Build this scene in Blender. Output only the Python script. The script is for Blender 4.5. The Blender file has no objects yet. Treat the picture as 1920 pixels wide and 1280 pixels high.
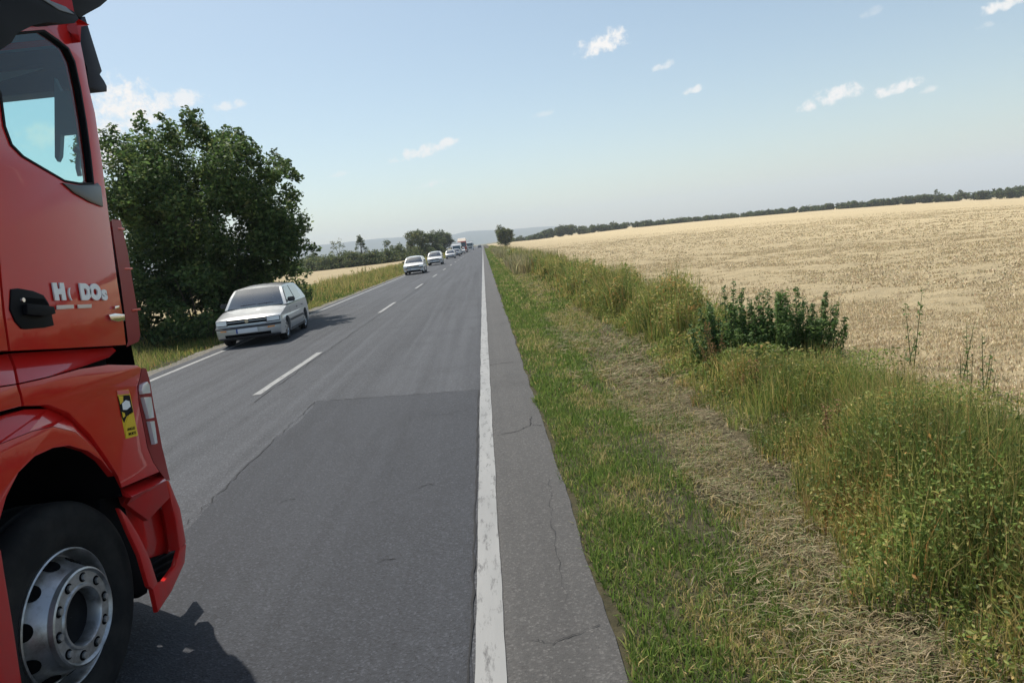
import bpy, bmesh, math, random
import numpy as np
from mathutils import Vector, Matrix
from mathutils.geometry import tessellate_polygon

random.seed(7)
RNG = np.random.default_rng(11)
SC = bpy.context.scene
COL = SC.collection

# ------------------------------------------------------------------ camera
CAM_H = 1.9
cam_data = bpy.data.cameras.new('camera')
cam = bpy.data.objects.new('camera', cam_data)
COL.objects.link(cam)
cam_data.sensor_width = 36.0
cam_data.lens = 1230.0 / 1920.0 * 36.0
cam_data.clip_start = 0.05
cam_data.clip_end = 20000.0
ROT = Matrix(((0.992736, 0.117254, -0.026946), (-0.044185, 0.147017, -0.988147), (-0.111903, 0.98216, 0.15113)))
cam.matrix_world = Matrix.Translation((0, 0, CAM_H)) @ ROT.to_4x4()
SC.camera = cam

# ------------------------------------------------------------------ sky and sun
SUN_EL, SUN_AZ = math.radians(62.0), math.radians(-36.0)      # azimuth clockwise from the road direction (+Y)
to_sun = Vector((math.sin(SUN_AZ) * math.cos(SUN_EL), math.cos(SUN_AZ) * math.cos(SUN_EL), math.sin(SUN_EL)))
sun_data = bpy.data.lights.new('sun', 'SUN')
sun_data.energy = 4.2
sun_data.angle = math.radians(0.55)
sun_data.color = (1.0, 0.94, 0.85)
sun = bpy.data.objects.new('sun', sun_data)
sun.rotation_euler = to_sun.to_track_quat('Z', 'Y').to_euler()
sun.location = (0, 0, 50)
COL.objects.link(sun)

world = bpy.data.worlds.new('World')
SC.world = world
world.use_nodes = True
wt = world.node_tree
wn, wl = wt.nodes, wt.links
bg = wn['Background']
bg.inputs[1].default_value = 0.118
sky = wn.new('ShaderNodeTexSky')
sky.sky_type = 'NISHITA'
sky.sun_disc = False
sky.sun_elevation = SUN_EL
sky.sun_rotation = SUN_AZ % (2 * math.pi)
sky.altitude = 150
sky.air_density = 1.0
sky.dust_density = 1.5
sky.ozone_density = 1.0
CLOUDS = [(0.1963, 0.9479, 0.2508, 0.0423, 0.0179), (0.2761, 0.9376, 0.2112, 0.0211, 0.0073), (0.3131, 0.9335, 0.1748, 0.0146, 0.0073), (0.473, 0.8707, 0.1351, 0.0447, 0.0146), (0.535, 0.8346, 0.1313, 0.0341, 0.0106), (0.5645, 0.8161, 0.1241, 0.0114, 0.0057), (-0.073, 0.9876, 0.1393, 0.0488, 0.0114), (-0.0344, 0.9881, 0.1496, 0.0211, 0.0081), (-0.0638, 0.9935, 0.094, 0.0228, 0.0065), (-0.193, 0.9738, 0.1205, 0.0163, 0.0049), (0.111, 0.9786, 0.1731, 0.0211, 0.0057), (-0.3741, 0.8998, 0.2248, 0.0423, 0.0163), (-0.4274, 0.8793, 0.2099, 0.0569, 0.0447), (-0.3131, 0.9246, 0.2168, 0.0244, 0.0081), (0.5085, 0.8312, 0.2247, 0.0146, 0.0065), (0.6182, 0.7603, 0.1996, 0.0276, 0.0114), (0.6032, 0.7767, 0.1811, 0.0114, 0.0049), (-0.5059, 0.8429, 0.1832, 0.0325, 0.0211), (-0.4558, 0.8738, 0.1696, 0.0244, 0.0488)]
CLOUD_OPACITY = [1.0, 0.55, 0.75, 0.95, 0.9, 0.55, 0.8, 0.8, 0.7, 0.3, 0.3, 0.75, 1.0, 0.6, 0.25, 0.9, 0.3, 0.7, 0.95]

def wmath(op, a, b=None, c=None):
    n = wn.new('ShaderNodeMath')
    n.operation = op
    for i, v in enumerate((a, b, c)):
        if v is None:
            continue
        if isinstance(v, (int, float)):
            n.inputs[i].default_value = v
        else:
            wl.new(v, n.inputs[i])
    return n.outputs[0]

def wdot(sock, vec):
    n = wn.new('ShaderNodeVectorMath')
    n.operation = 'DOT_PRODUCT'
    wl.new(sock, n.inputs[0])
    n.inputs[1].default_value = vec
    return n.outputs['Value']

tc = wn.new('ShaderNodeTexCoord')
DIR = tc.outputs['Generated']
cn = wn.new('ShaderNodeTexNoise')
cn.inputs['Scale'].default_value = 70.0
cn.inputs['Detail'].default_value = 6.0
cn.inputs['Roughness'].default_value = 0.62
wl.new(DIR, cn.inputs['Vector'])
cnoise = wmath('SUBTRACT', cn.outputs['Fac'], 0.5)
mask = None
for (dx, dy, dz, a, b), op in zip(CLOUDS, CLOUD_OPACITY):
    d = Vector((dx, dy, dz)).normalized()
    r = d.cross(Vector((0, 0, 1))).normalized()
    r = (r + Vector((0, 0, 0.16))).normalized()
    u = d.cross(r).normalized()
    if u.z < 0:
        u = -u
    pu = wmath('MULTIPLY', wdot(DIR, r), 1 / a)
    pv = wmath('MULTIPLY', wdot(DIR, u), 1 / b)
    pv = wmath('SUBTRACT', pv, d.dot(u) / b)
    pu = wmath('SUBTRACT', pu, d.dot(r) / a)
    # flat base: the lower half falls off faster than the domed top
    low = wmath('MULTIPLY', wmath('MINIMUM', pv, 0.0), 0.5)
    pv = wmath('ADD', pv, low)
    rr = wmath('ADD', wmath('MULTIPLY', pu, pu), wmath('MULTIPLY', pv, pv))
    m = wmath('SUBTRACT', 0.85, rr)
    m = wmath('MULTIPLY_ADD', cnoise, 4.0, m)
    front = wmath('GREATER_THAN', wdot(DIR, tuple(d)), 0.9)
    s = wn.new('ShaderNodeMapRange')
    s.interpolation_type = 'SMOOTHSTEP'
    s.inputs['From Min'].default_value = -0.15
    s.inputs['From Max'].default_value = 1.05
    s.inputs['To Max'].default_value = op
    wl.new(m, s.inputs['Value'])
    m = wmath('MULTIPLY', s.outputs[0], front)
    mask = m if mask is None else wmath('MAXIMUM', mask, m)
cm = wn.new('ShaderNodeMix')
cm.data_type = 'RGBA'
cm.inputs['B'].default_value = (6.6, 6.45, 6.3, 1)
wl.new(mask, cm.inputs['Factor'])
st_ = wn.new('ShaderNodeMix')
st_.data_type = 'RGBA'
st_.blend_type = 'MULTIPLY'
st_.inputs['Factor'].default_value = 1.0
st_.inputs['B'].default_value = (0.97, 0.985, 0.885, 1)
wl.new(sky.outputs[0], st_.inputs['A'])
wl.new(st_.outputs['Result'], cm.inputs['A'])
wl.new(cm.outputs['Result'], bg.inputs[0])

SC.view_settings.view_transform = 'Standard'
SC.view_settings.look = 'None'
SC.view_settings.gamma = 1.0
SC.view_settings.exposure = 0.35
SC.view_settings.use_curve_mapping = False
SC.cycles.max_bounces = 8
SC.cycles.transparent_max_bounces = 12
SC.cycles.volume_bounces = 1
SC.cycles.use_denoising = True

# ------------------------------------------------------------------ helpers
def tag(o, label=None, cat=None, group=None, kind=None):
    for k, v in (('label', label), ('category', cat), ('group', group), ('kind', kind)):
        if v:
            o[k] = v
    return o

def link(o, parent=None):
    COL.objects.link(o)
    if parent is not None:
        o.parent = parent
    return o

def empty(name, loc, rz=0.0):
    o = bpy.data.objects.new(name, None)
    o.location = loc
    o.rotation_euler = (0, 0, rz)
    o.empty_display_size = 0.2
    return link(o)

def mesh_obj(name, verts, faces, mat, parent=None, smooth=False, sharp=None):
    me = bpy.data.meshes.new(name)
    me.from_pydata([tuple(v) for v in verts], [], faces)
    if mat is not None:
        me.materials.append(mat)
    if smooth:
        bm = bmesh.new()
        bm.from_mesh(me)
        lim = math.radians(sharp or 35)
        for f in bm.faces:
            f.smooth = True
        for e in bm.edges:
            if len(e.link_faces) == 2 and e.calc_face_angle(0) > lim:
                e.smooth = False
        bm.to_mesh(me)
        bm.free()
    me.update()
    return link(bpy.data.objects.new(name, me), parent)

def bm_obj(name, bm, mat, parent=None, smooth=True, sharp=35):
    lim = math.radians(sharp)
    bm.normal_update()
    if smooth:
        for f in bm.faces:
            f.smooth = True
        for e in bm.edges:
            if len(e.link_faces) == 2 and e.calc_face_angle(0) > lim:
                e.smooth = False
    me = bpy.data.meshes.new(name)
    bm.to_mesh(me)
    bm.free()
    me.materials.append(mat)
    return link(bpy.data.objects.new(name, me), parent)

def np_mesh(name, V, F, mat, parent=None, tint=None, smooth=False):
    """V (n,3) array, F list of int arrays (m,k), tint (n,3) vertex colours of the things themselves"""
    me = bpy.data.meshes.new(name)
    me.vertices.add(len(V))
    me.vertices.foreach_set('co', np.asarray(V, dtype=np.float32).ravel())
    loops = np.concatenate([f.ravel() for f in F]).astype(np.int32)
    sizes = np.concatenate([np.full(len(f), f.shape[1]) for f in F]).astype(np.int32)
    starts = np.concatenate([[0], np.cumsum(sizes)[:-1]]).astype(np.int32)
    me.loops.add(len(loops))
    me.loops.foreach_set('vertex_index', loops)
    me.polygons.add(len(sizes))
    me.polygons.foreach_set('loop_start', starts)
    me.polygons.foreach_set('loop_total', sizes)
    if smooth:
        me.polygons.foreach_set('use_smooth', np.ones(len(sizes), dtype=bool))
    me.update(calc_edges=True)
    if tint is not None:
        at = me.color_attributes.new('tint', 'FLOAT_COLOR', 'POINT')
        c = np.ones((len(V), 4), dtype=np.float32)
        c[:, :3] = tint
        at.data.foreach_set('color', c.ravel())
    me.materials.append(mat)
    return link(bpy.data.objects.new(name, me), parent)

def vnoise(x, y, scale, seed=0):
    """smooth value noise in 0..1"""
    x = np.asarray(x) / scale
    y = np.asarray(y) / scale
    xi, yi = np.floor(x).astype(int), np.floor(y).astype(int)
    fx, fy = x - xi, y - yi
    fx, fy = fx * fx * (3 - 2 * fx), fy * fy * (3 - 2 * fy)
    def h(a, b):
        n = (a * 374761393 + b * 668265263 + seed * 1442695041) & 0xffffffff
        n = ((n ^ (n >> 13)) * 1274126177) & 0xffffffff
        return ((n ^ (n >> 16)) & 0xffff) / 65535.0
    return (h(xi, yi) * (1 - fx) + h(xi + 1, yi) * fx) * (1 - fy) + (h(xi, yi + 1) * (1 - fx) + h(xi + 1, yi + 1) * fx) * fy

# ------------------------------------------------------------------ materials
def principled(name, color, rough=0.5, metal=0.0, coat=0.0, ior=1.5, spec=0.5):
    m = bpy.data.materials.new(name)
    m.use_nodes = True
    b = m.node_tree.nodes['Principled BSDF']
    b.inputs['Base Color'].default_value = (*color, 1)
    b.inputs['Roughness'].default_value = rough
    b.inputs['Metallic'].default_value = metal
    b.inputs['IOR'].default_value = ior
    b.inputs['Coat Weight'].default_value = coat
    b.inputs['Specular IOR Level'].default_value = spec
    b.inputs['Coat Roughness'].default_value = 0.03
    return m

class NT:
    """short hand for building a node tree"""
    def __init__(s, m):
        s.t = m.node_tree
        s.n, s.l = s.t.nodes, s.t.links
        s.b = s.n.get('Principled BSDF')
        g = s.n.new('ShaderNodeNewGeometry')
        s.pos = g.outputs['Position']
    def setin(s, sock, v):
        if hasattr(v, 'is_output'):
            s.l.new(v, sock)
        else:
            sock.default_value = v
    def mapping(s, scale, vec=None, loc=(0, 0, 0)):
        n = s.n.new('ShaderNodeMapping')
        n.inputs['Scale'].default_value = scale
        n.inputs['Location'].default_value = loc
        s.l.new(vec or s.pos, n.inputs['Vector'])
        return n.outputs[0]
    def noise(s, vec, scale=1.0, detail=3.0, rough=0.55):
        n = s.n.new('ShaderNodeTexNoise')
        n.inputs['Scale'].default_value = scale
        n.inputs['Detail'].default_value = detail
        n.inputs['Roughness'].default_value = rough
        s.l.new(vec, n.inputs['Vector'])
        return n.outputs['Fac']
    def voronoi(s, vec, scale=1.0, feature='F1', out='Distance'):
        n = s.n.new('ShaderNodeTexVoronoi')
        n.feature = feature
        n.inputs['Scale'].default_value = scale
        s.l.new(vec, n.inputs['Vector'])
        return n.outputs[out]
    def ramp(s, fac, stops):
        n = s.n.new('ShaderNodeValToRGB')
        e = n.color_ramp.elements
        while len(e) < len(stops):
            e.new(0.5)
        for el, (p, c) in zip(e, stops):
            el.position = p
            el.color = (*c, 1) if len(c) == 3 else c
        s.l.new(fac, n.inputs[0])
        return n.outputs[0]
    def range(s, v, a, b, c=0.0, d=1.0):
        n = s.n.new('ShaderNodeMapRange')
        n.inputs['From Min'].default_value = a
        n.inputs['From Max'].default_value = b
        n.inputs['To Min'].default_value = c
        n.inputs['To Max'].default_value = d
        s.l.new(v, n.inputs['Value'])
        return n.outputs[0]
    def mix(s, fac, a, b, mode='MIX'):
        n = s.n.new('ShaderNodeMix')
        n.data_type = 'RGBA'
        n.blend_type = mode
        s.setin(n.inputs['Factor'], fac)
        for k, v in (('A', a), ('B', b)):
            s.setin(n.inputs[k], (*v, 1) if isinstance(v, tuple) and len(v) == 3 else v)
        return n.outputs['Result']
    def math(s, op, a, b=0.0):
        n = s.n.new('ShaderNodeMath')
        n.operation = op
        s.setin(n.inputs[0], a)
        s.setin(n.inputs[1], b)
        return n.outputs[0]
    def xyz(s, vec=None):
        n = s.n.new('ShaderNodeSeparateXYZ')
        s.l.new(vec or s.pos, n.inputs[0])
        return n.outputs
    def bump(s, h, strength=0.3, dist=0.01):
        n = s.n.new('ShaderNodeBump')
        n.inputs['Strength'].default_value = strength
        n.inputs['Distance'].default_value = dist
        s.l.new(h, n.inputs['Height'])
        s.l.new(n.outputs[0], s.b.inputs['Normal'])
    def base(s, c):
        s.l.new(c, s.b.inputs['Base Color'])

def foliage_mat(name, translucent=0.3, rough=0.6):
    m = bpy.data.materials.new(name)
    m.use_nodes = True
    t = m.node_tree
    n, l = t.nodes, t.links
    b = n['Principled BSDF']
    b.inputs['Roughness'].default_value = rough
    b.inputs['Specular IOR Level'].default_value = 0.3
    a = n.new('ShaderNodeAttribute')
    a.attribute_name = 'tint'
    l.new(a.outputs['Color'], b.inputs['Base Color'])
    tr = n.new('ShaderNodeBsdfTranslucent')
    hs = n.new('ShaderNodeHueSaturation')
    hs.inputs['Saturation'].default_value = 1.0
    hs.inputs['Value'].default_value = 1.2
    l.new(a.outputs['Color'], hs.inputs['Color'])
    l.new(hs.outputs[0], tr.inputs['Color'])
    mx = n.new('ShaderNodeMixShader')
    mx.inputs[0].default_value = translucent
    l.new(b.outputs[0], mx.inputs[1])
    l.new(tr.outputs[0], mx.inputs[2])
    l.new(mx.outputs[0], n['Material Output'].inputs['Surface'])
    return m

LEAF = foliage_mat('leaf', 0.42)
GRASS = foliage_mat('grass_blade', 0.4, 0.7)
STRAW = foliage_mat('straw', 0.15, 0.8)

def asphalt_mat(name, dark, light, streak=1.0, speck=1.0):
    m = principled(name, dark, 0.85)
    k = NT(m)
    c = k.mix(k.range(k.noise(k.mapping((1.6, 0.035, 1)), 1.0, 4), 0.3, 0.75), dark, light)
    if streak:
        c = k.mix(k.range(k.noise(k.mapping((5.0, 0.10, 1)), 1.0, 3), 0.40, 0.66, 0, 0.75 * streak), c, tuple(v * 1.2 for v in light))
        c = k.mix(k.range(k.noise(k.mapping((2.6, 0.05, 1), loc=(3, 1, 0)), 1.0, 3), 0.5, 0.7, 0, 0.5 * streak), c, tuple(v * 0.7 for v in dark))
        c = k.mix(k.range(k.noise(k.mapping((0.8, 0.9, 1)), 1.0, 5), 0.5, 0.75, 0, 0.35), c, tuple(v * 0.62 for v in dark))
    st = k.voronoi(k.mapping((1, 1, 1)), 95.0, out='Color')
    stx = k.xyz(st)[0]
    c = k.mix(k.range(stx, 0.78, 0.98, 0, 0.5 * speck), c, tuple(min(1, v * 2.6) for v in light))
    c = k.mix(k.range(stx, 0.24, 0.0, 0, 0.6 * speck), c, tuple(v * 0.3 for v in dark))
    # oil drips, scuffs and dusty stains
    c = k.mix(k.range(k.noise(k.mapping((1.3, 0.5, 1), loc=(7, 2, 0)), 1.0, 6, 0.7), 0.56, 0.74, 0, 0.45), c, tuple(v * 0.5 for v in dark))
    c = k.mix(k.range(k.noise(k.mapping((2.0, 0.7, 1), loc=(1, 9, 0)), 1.0, 6, 0.7), 0.58, 0.78, 0, 0.4), c, tuple(v * 1.35 for v in light))
    fine = k.noise(k.pos, 45.0, 3)
    c = k.mix(k.range(fine, 0.35, 0.7, 0, 0.35), c, tuple(v * 0.6 for v in dark))
    k.base(c)
    k.bump(k.math('ADD', k.voronoi(k.pos, 95.0), k.noise(k.pos, 30.0, 4)), 0.5, 0.006)
    return m

ASPHALT = asphalt_mat('old_asphalt', (0.027, 0.0295, 0.035), (0.062, 0.066, 0.074))
PATCH = asphalt_mat('patch_asphalt', (0.0205, 0.023, 0.029), (0.034, 0.0375, 0.045), 0.7)
SHOULDER = asphalt_mat('shoulder_asphalt', (0.056, 0.0545, 0.053), (0.086, 0.083, 0.079), 0.4, 0.6)
CRACK = principled('crack_tar', (0.018, 0.018, 0.019), 0.9)

def paint_mat():
    m = principled('road_paint', (0.6, 0.6, 0.58), 0.7)
    k = NT(m)
    c = k.mix(k.range(k.noise(k.mapping((3, 0.5, 1)), 2.0, 4), 0.3, 0.8), (0.21, 0.215, 0.212), (0.285, 0.287, 0.28))
    wear = k.noise(k.mapping((9, 2.4, 1)), 2.0, 6, 0.75)
    c = k.mix(k.range(wear, 0.53, 0.66, 0, 0.9), c, (0.08, 0.08, 0.08))
    c = k.mix(k.range(k.noise(k.pos, 120.0, 2), 0.55, 0.8, 0, 0.4), c, (0.25, 0.25, 0.25))
    k.base(c)
    k.bump(k.noise(k.pos, 90.0, 3), 0.3, 0.004)
    return m
ROAD_PAINT = paint_mat()

def soil_mat(name, c1, c2, c3, scale=3.0, stretch=(1, 1, 1)):
    m = principled(name, c1, 0.95)
    m.node_tree.nodes['Principled BSDF'].inputs['Specular IOR Level'].default_value = 0.15
    k = NT(m)
    v = k.mapping(stretch)
    c = k.mix(k.range(k.noise(v, scale, 5), 0.32, 0.68), c1, c2)
    c = k.mix(k.range(k.noise(v, scale * 7.3, 5, 0.65), 0.45, 0.7), c, c3)
    k.base(c)
    k.bump(k.noise(v, scale * 9, 4), 0.7, 0.05)
    return m
# ------------------------------------------------------------------ the lie of the land
FIELD_EDGE = [(0.0458, 0.91), (0.0765, 0.63), (0.1568, 0.84), (0.2199, 1.14), (0.3114, 0.63), (0.3841, -0.09), (0.4862, -1.22), (0.5552, -2.41), (0.6356, -4.09), (0.6983, -5.82), (0.7819, -8.09), (1.0, -10.0), (1.6, -11.0)]
_fa = np.array([-0.2, 0.0] + [a for a, _ in FIELD_EDGE])
_fz = np.array([0.0, 0.0] + [z for _, z in FIELD_EDGE])
def terrain(x, y):
    x, y = np.asarray(x, float), np.asarray(y, float)
    r = np.hypot(x, y)
    s = np.interp(np.arctan2(x, y), _fa, _fz) / 390.0
    z = s * np.maximum(0, r - 30.0)
    w = np.clip((x - 3.0) / 4.0, 0, 1)
    z = z * w
    # shallow mown dip beside the shoulder, low bank under the weeds
    near = np.exp(-((x - 1.9) / 0.75) ** 2) * -0.10 + np.exp(-((x - 3.3) / 0.6) ** 2) * 0.04
    left = np.exp(-((x + 9.3) / 1.2) ** 2) * -0.16
    return z + near + left

def sheet(name, xs, ys, mat, dz=0.0, rough=0.0, kind='structure', parent=None):
    X, Y = np.meshgrid(xs, ys)
    Z = terrain(X, Y) + dz
    if rough:
        Z = Z + (vnoise(X, Y, 0.35, 3) - 0.5) * rough + (vnoise(X, Y, 1.3, 4) - 0.5) * rough
    V = np.stack([X, Y, Z], -1).reshape(-1, 3)
    nx, ny = len(xs), len(ys)
    i = np.arange(nx - 1)[None, :] + np.arange(ny - 1)[:, None] * nx
    F = np.stack([i, i + 1, i + 1 + nx, i + nx], -1).reshape(-1, 4)
    o = np_mesh(name, V, [F], mat, parent, smooth=True)
    if kind:
        o['kind'] = kind
    return o

def geo(a, b, n):
    return a * (b / a) ** (np.arange(n) / (n - 1))

DRY = soil_mat('dry_ground', (0.16, 0.135, 0.075), (0.11, 0.115, 0.05), (0.2, 0.165, 0.1), 0.4)
far_y = np.concatenate([np.linspace(-40, 60, 60), geo(62, 5600, 70)])
far_x = np.concatenate([-geo(5600, 30, 50), np.linspace(-28, 28, 90), geo(30, 5600, 60)])
ground = sheet('ground', far_x, far_y, DRY, -0.12)

# road: one slab with a dropped edge each side
ROAD_L, ROAD_R, EDGE_X, LEFT_X, MID_X = -7.12, 0.4, -0.19, -6.74, -3.74
ys = np.concatenate([np.linspace(-12, 60, 37), geo(64, 900, 30)])
def strip(name, xl, xr, ys, z, mat, parent=None, jag_l=0.0, jag_r=0.0, seed=1, thick=0.0):
    rg = np.random.default_rng(seed)
    n = len(ys)
    jl = (vnoise(ys, ys * 0, 0.7, seed) - 0.5) * 2 * jag_l + rg.uniform(-1, 1, n) * jag_l * 0.4
    jr = (vnoise(ys, ys * 0, 0.6, seed + 9) - 0.5) * 2 * jag_r + rg.uniform(-1, 1, n) * jag_r * 0.4
    V = [(xl + jl[i], ys[i], z) for i in range(n)] + [(xr + jr[i], ys[i], z) for i in range(n)]
    F = [(i, n + i, n + i + 1, i + 1) for i in range(n - 1)]
    if thick:
        b = len(V)
        V += [(xl + jl[i] - 0.05, ys[i], z - thick) for i in range(n)] + [(xr + jr[i] + 0.05, ys[i], z - thick) for i in range(n)]
        F += [(b + i, i, i + 1, b + i + 1) for i in range(n - 1)]
        F += [(n + i, b + n + i, b + n + i + 1, n + i + 1) for i in range(n - 1)]
    return mesh_obj(name, V, F, mat, parent)

fine = np.concatenate([np.arange(-12, 40, 0.11), np.arange(40, 120, 1.0), geo(121, 900, 25)])
road = tag(strip('road', ROAD_L, -0.02, fine, 0.0, ASPHALT, None, 0.05, 0.0, 3, 0.14), kind='structure')
shoulder = strip('paved_shoulder', -0.12, ROAD_R, fine, 0.004, SHOULDER, road, 0.0, 0.014, 5, 0.14)
lverge = strip('gravel_edge', ROAD_L - 0.42, ROAD_L + 0.04, fine, -0.012, soil_mat('gravel', (0.16, 0.15, 0.13), (0.22, 0.2, 0.17), (0.1, 0.1, 0.085), 2.0), road, 0.1, 0.02, 6, 0.1)
# resurfaced patch in the near lane: ragged outline
pv = []
for t in np.linspace(-6, 9.05, 80):
    pv.append((-2.56 + 0.05 * math.sin(t * 1.7) + random.uniform(-0.025, 0.025), t))
for t in np.linspace(-2.56, -0.27, 40)[1:]:
    pv.append((t, 9.05 - 0.52 * (t + 2.56) / 2.29 + random.uniform(-0.02, 0.02)))
for t in np.linspace(8.53, -6, 80)[1:]:
    pv.append((-0.275 + random.uniform(-0.012, 0.012), t))
n = len(pv)
tri = tessellate_polygon([[Vector((x, y, 0)) for x, y in pv]])
mesh_obj('asphalt_patch', [(x, y, 0.0045) for x, y in pv], [tuple(t) for t in tri], PATCH, road)

def crack(pts, w=0.012, z=0.0085, jit=0.02, sub=10):
    P = []
    for (a, b) in zip(pts[:-1], pts[1:]):
        for t in np.linspace(0, 1, sub, endpoint=False):
            P.append((a[0] + (b[0] - a[0]) * t + random.uniform(-jit, jit), a[1] + (b[1] - a[1]) * t + random.uniform(-jit, jit)))
    P.append(pts[-1])
    V, F = [], []
    for i, p in enumerate(P):
        q = P[min(i + 1, len(P) - 1)]
        o = P[max(i - 1, 0)]
        d = Vector((q[0] - o[0], q[1] - o[1])).normalized()
        ww = w * random.uniform(0.3, 1.3)
        V += [(p[0] - d.y * ww, p[1] + d.x * ww, z), (p[0] + d.y * ww, p[1] - d.x * ww, z)]
        if i:
            k = 2 * i
            F.append((k - 2, k - 1, k + 1, k))
    mesh_obj('crack', V, F, CRACK, road)
crack([(-2.57, 4.2), (-2.56, 6.4), (-2.58, 9.04)], 0.0045, 0.009, 0.03, 22)
crack([(-2.55, 9.04), (-1.5, 8.8), (-0.3, 8.54)], 0.006, 0.009, 0.02, 14)
crack([(-0.285, 2.0), (-0.28, 5.0), (-0.285, 8.5)], 0.007, 0.009, 0.008, 30)
crack([(-0.08, 6.35), (0.12, 6.4), (0.27, 6.55), (0.3, 6.9)], 0.005, 0.010, 0.012, 9)
crack([(0.3, 6.55), (0.38, 6.5)], 0.006, 0.010, 0.01, 5)
crack([(0.22, 3.2), (0.24, 4.2), (0.31, 5.0)], 0.0012, 0.010, 0.015, 12)
crack([(0.02, 2.9), (0.1, 2.85), (0.35, 2.95)], 0.0025, 0.010, 0.01, 9)
crack([(-1.1, 7.5), (-0.7, 7.45), (-0.4, 7.5)], 0.003, 0.009, 0.012, 8)
crack([(-0.12, 10.2), (0.1, 10.25), (0.4, 10.2)], 0.007, 0.010, 0.01, 8)
crack([(-3.6, 9.5), (-3.62, 20), (-3.6, 40)], 0.007, 0.006, 0.03, 30)
for cx, cy in ((-1.3, 12.4), (-1.9, 5.2), (-2.0, 10.8), (-0.75, 5.15), (-0.9, 3.9)):
    crack([(cx, cy), (cx + 0.06, cy + 0.05), (cx + 0.12, cy + 0.03)], 0.004, 0.009, 0.01, 4)

# painted markings
strip('edge_line', EDGE_X - 0.07, EDGE_X + 0.07, fine, 0.0125, ROAD_PAINT, road, 0.005, 0.005, 11)
strip('edge_line', LEFT_X - 0.065, LEFT_X + 0.065, fine, 0.0065, ROAD_PAINT, road, 0.006, 0.006, 12)
dash_mesh = None
for k in range(-1, 34):
    y0 = 10.05 + 12.15 * k
    yy = np.arange(y0, y0 + 4.01, 0.25)
    strip('lane_dash', MID_X - 0.065, MID_X + 0.065, yy, 0.0065, ROAD_PAINT, road, 0.007, 0.007, 40 + k)

# verges and fields
VERGE = soil_mat('verge_soil', (0.05, 0.048, 0.026), (0.08, 0.068, 0.04), (0.035, 0.033, 0.02), 1.5)
HAY = soil_mat('mown_hay', (0.12, 0.1, 0.058), (0.08, 0.07, 0.04), (0.05, 0.043, 0.026), 2.5, (1, 0.6, 1))
WEEDSOIL = soil_mat('weed_soil', (0.045, 0.045, 0.022), (0.07, 0.06, 0.032), (0.03, 0.03, 0.016), 1.5)
STUBBLE = principled('stubble_field', (0.4, 0.33, 0.2), 0.95)
k = NT(STUBBLE)
STUBBLE.node_tree.nodes['Principled BSDF'].inputs['Specular IOR Level'].default_value = 0.1
c = k.mix(k.range(k.noise(k.mapping((0.02, 0.09, 1)), 1.0, 4), 0.3, 0.7), (0.58, 0.47, 0.285), (0.5, 0.405, 0.245))
c = k.mix(k.range(k.noise(k.mapping((1.2, 2.2, 1)), 1.0, 5, 0.6), 0.42, 0.64, 0, 0.5), c, (0.23, 0.185, 0.115))
c = k.mix(k.range(k.noise(k.mapping((5, 8, 1)), 1.0, 5, 0.65), 0.5, 0.72, 0, 0.6), c, (0.56, 0.45, 0.28))
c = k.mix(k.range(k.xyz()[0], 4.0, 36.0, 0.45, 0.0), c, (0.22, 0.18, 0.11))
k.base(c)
k.bump(k.noise(k.mapping((3, 5, 1)), 1.0, 6, 0.7), 0.9, 0.12)
vy = np.concatenate([np.arange(-3, 30, 0.3), geo(31, 900, 60)])
sheet('verge', np.arange(0.36, 1.42, 0.15), vy, VERGE, -0.012, 0.02)
sheet('mown_strip', np.arange(1.2, 2.45, 0.15), vy, HAY, -0.018, 0.03)
sheet('weed_bank', np.arange(2.3, 4.35, 0.2), vy, WEEDSOIL, -0.02, 0.05)
fx = np.concatenate([np.arange(4.0, 14, 0.25), geo(14.4, 900, 60)])
fy = np.concatenate([np.arange(-6, 30, 0.3), geo(30.5, 760, 60)])
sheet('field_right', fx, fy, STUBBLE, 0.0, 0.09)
sheet('verge_left', np.arange(-13.2, -7.2, 0.3), vy, WEEDSOIL, -0.03, 0.05)
sheet('field_left', np.concatenate([-geo(400, 13.0, 50)]), np.concatenate([np.arange(-6, 60, 1.0), geo(61, 240, 40)]), STUBBLE, 0.02, 0.05)

# far blue hills
HILL = soil_mat('hill_wood', (0.04, 0.06, 0.05), (0.06, 0.08, 0.06), (0.08, 0.09, 0.06), 0.004)
HL = [(-1.2, 120), (-0.8, 150), (-0.4438, 150), (-0.3445, 140), (-0.266, 131), (-0.2062, 125), (-0.1677, 127), (-0.1288, 122), (-0.0975, 112), (-0.0421, 93), (-0.0217, 106), (0.0144, 97), (0.0463, 84), (0.0785, 81), (0.11, 70), (0.15, 30), (0.2, -20), (0.4, -90), (0.6, -140), (1.3, -145)]
ang = np.linspace(-1.2, 1.3, 240)
hz = np.interp(ang, [a for a, _ in HL], [z for _, z in HL]) + (vnoise(ang * 60, ang * 0, 1.0, 5) - 0.5) * 5
V, F = [], []
for rr, kk in ((3600, 0.0), (4200, 0.45), (4700, 0.85), (5000, 1.0), (5400, 0.7)):
    for i, a in enumerate(ang):
        zz = -4 + (hz[i] + 4) * kk if kk else -60.0
        V.append((rr * math.sin(a), rr * math.cos(a), zz + (vnoise(a * 90, rr, 1.0, 8) - 0.5) * 8 * (kk > 0 and kk < 1)))
m_ = len(ang)
for j in range(4):
    for i in range(m_ - 1):
        F.append((j * m_ + i, j * m_ + i + 1, (j + 1) * m_ + i + 1, (j + 1) * m_ + i))
tag(mesh_obj('hills', V, F, HILL, None, True, 80), kind='structure')
# ------------------------------------------------------------------ plants: shared builders
def rand_unit(n, rng):
    v = rng.normal(size=(n, 3))
    return v / np.linalg.norm(v, axis=1)[:, None]

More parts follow.
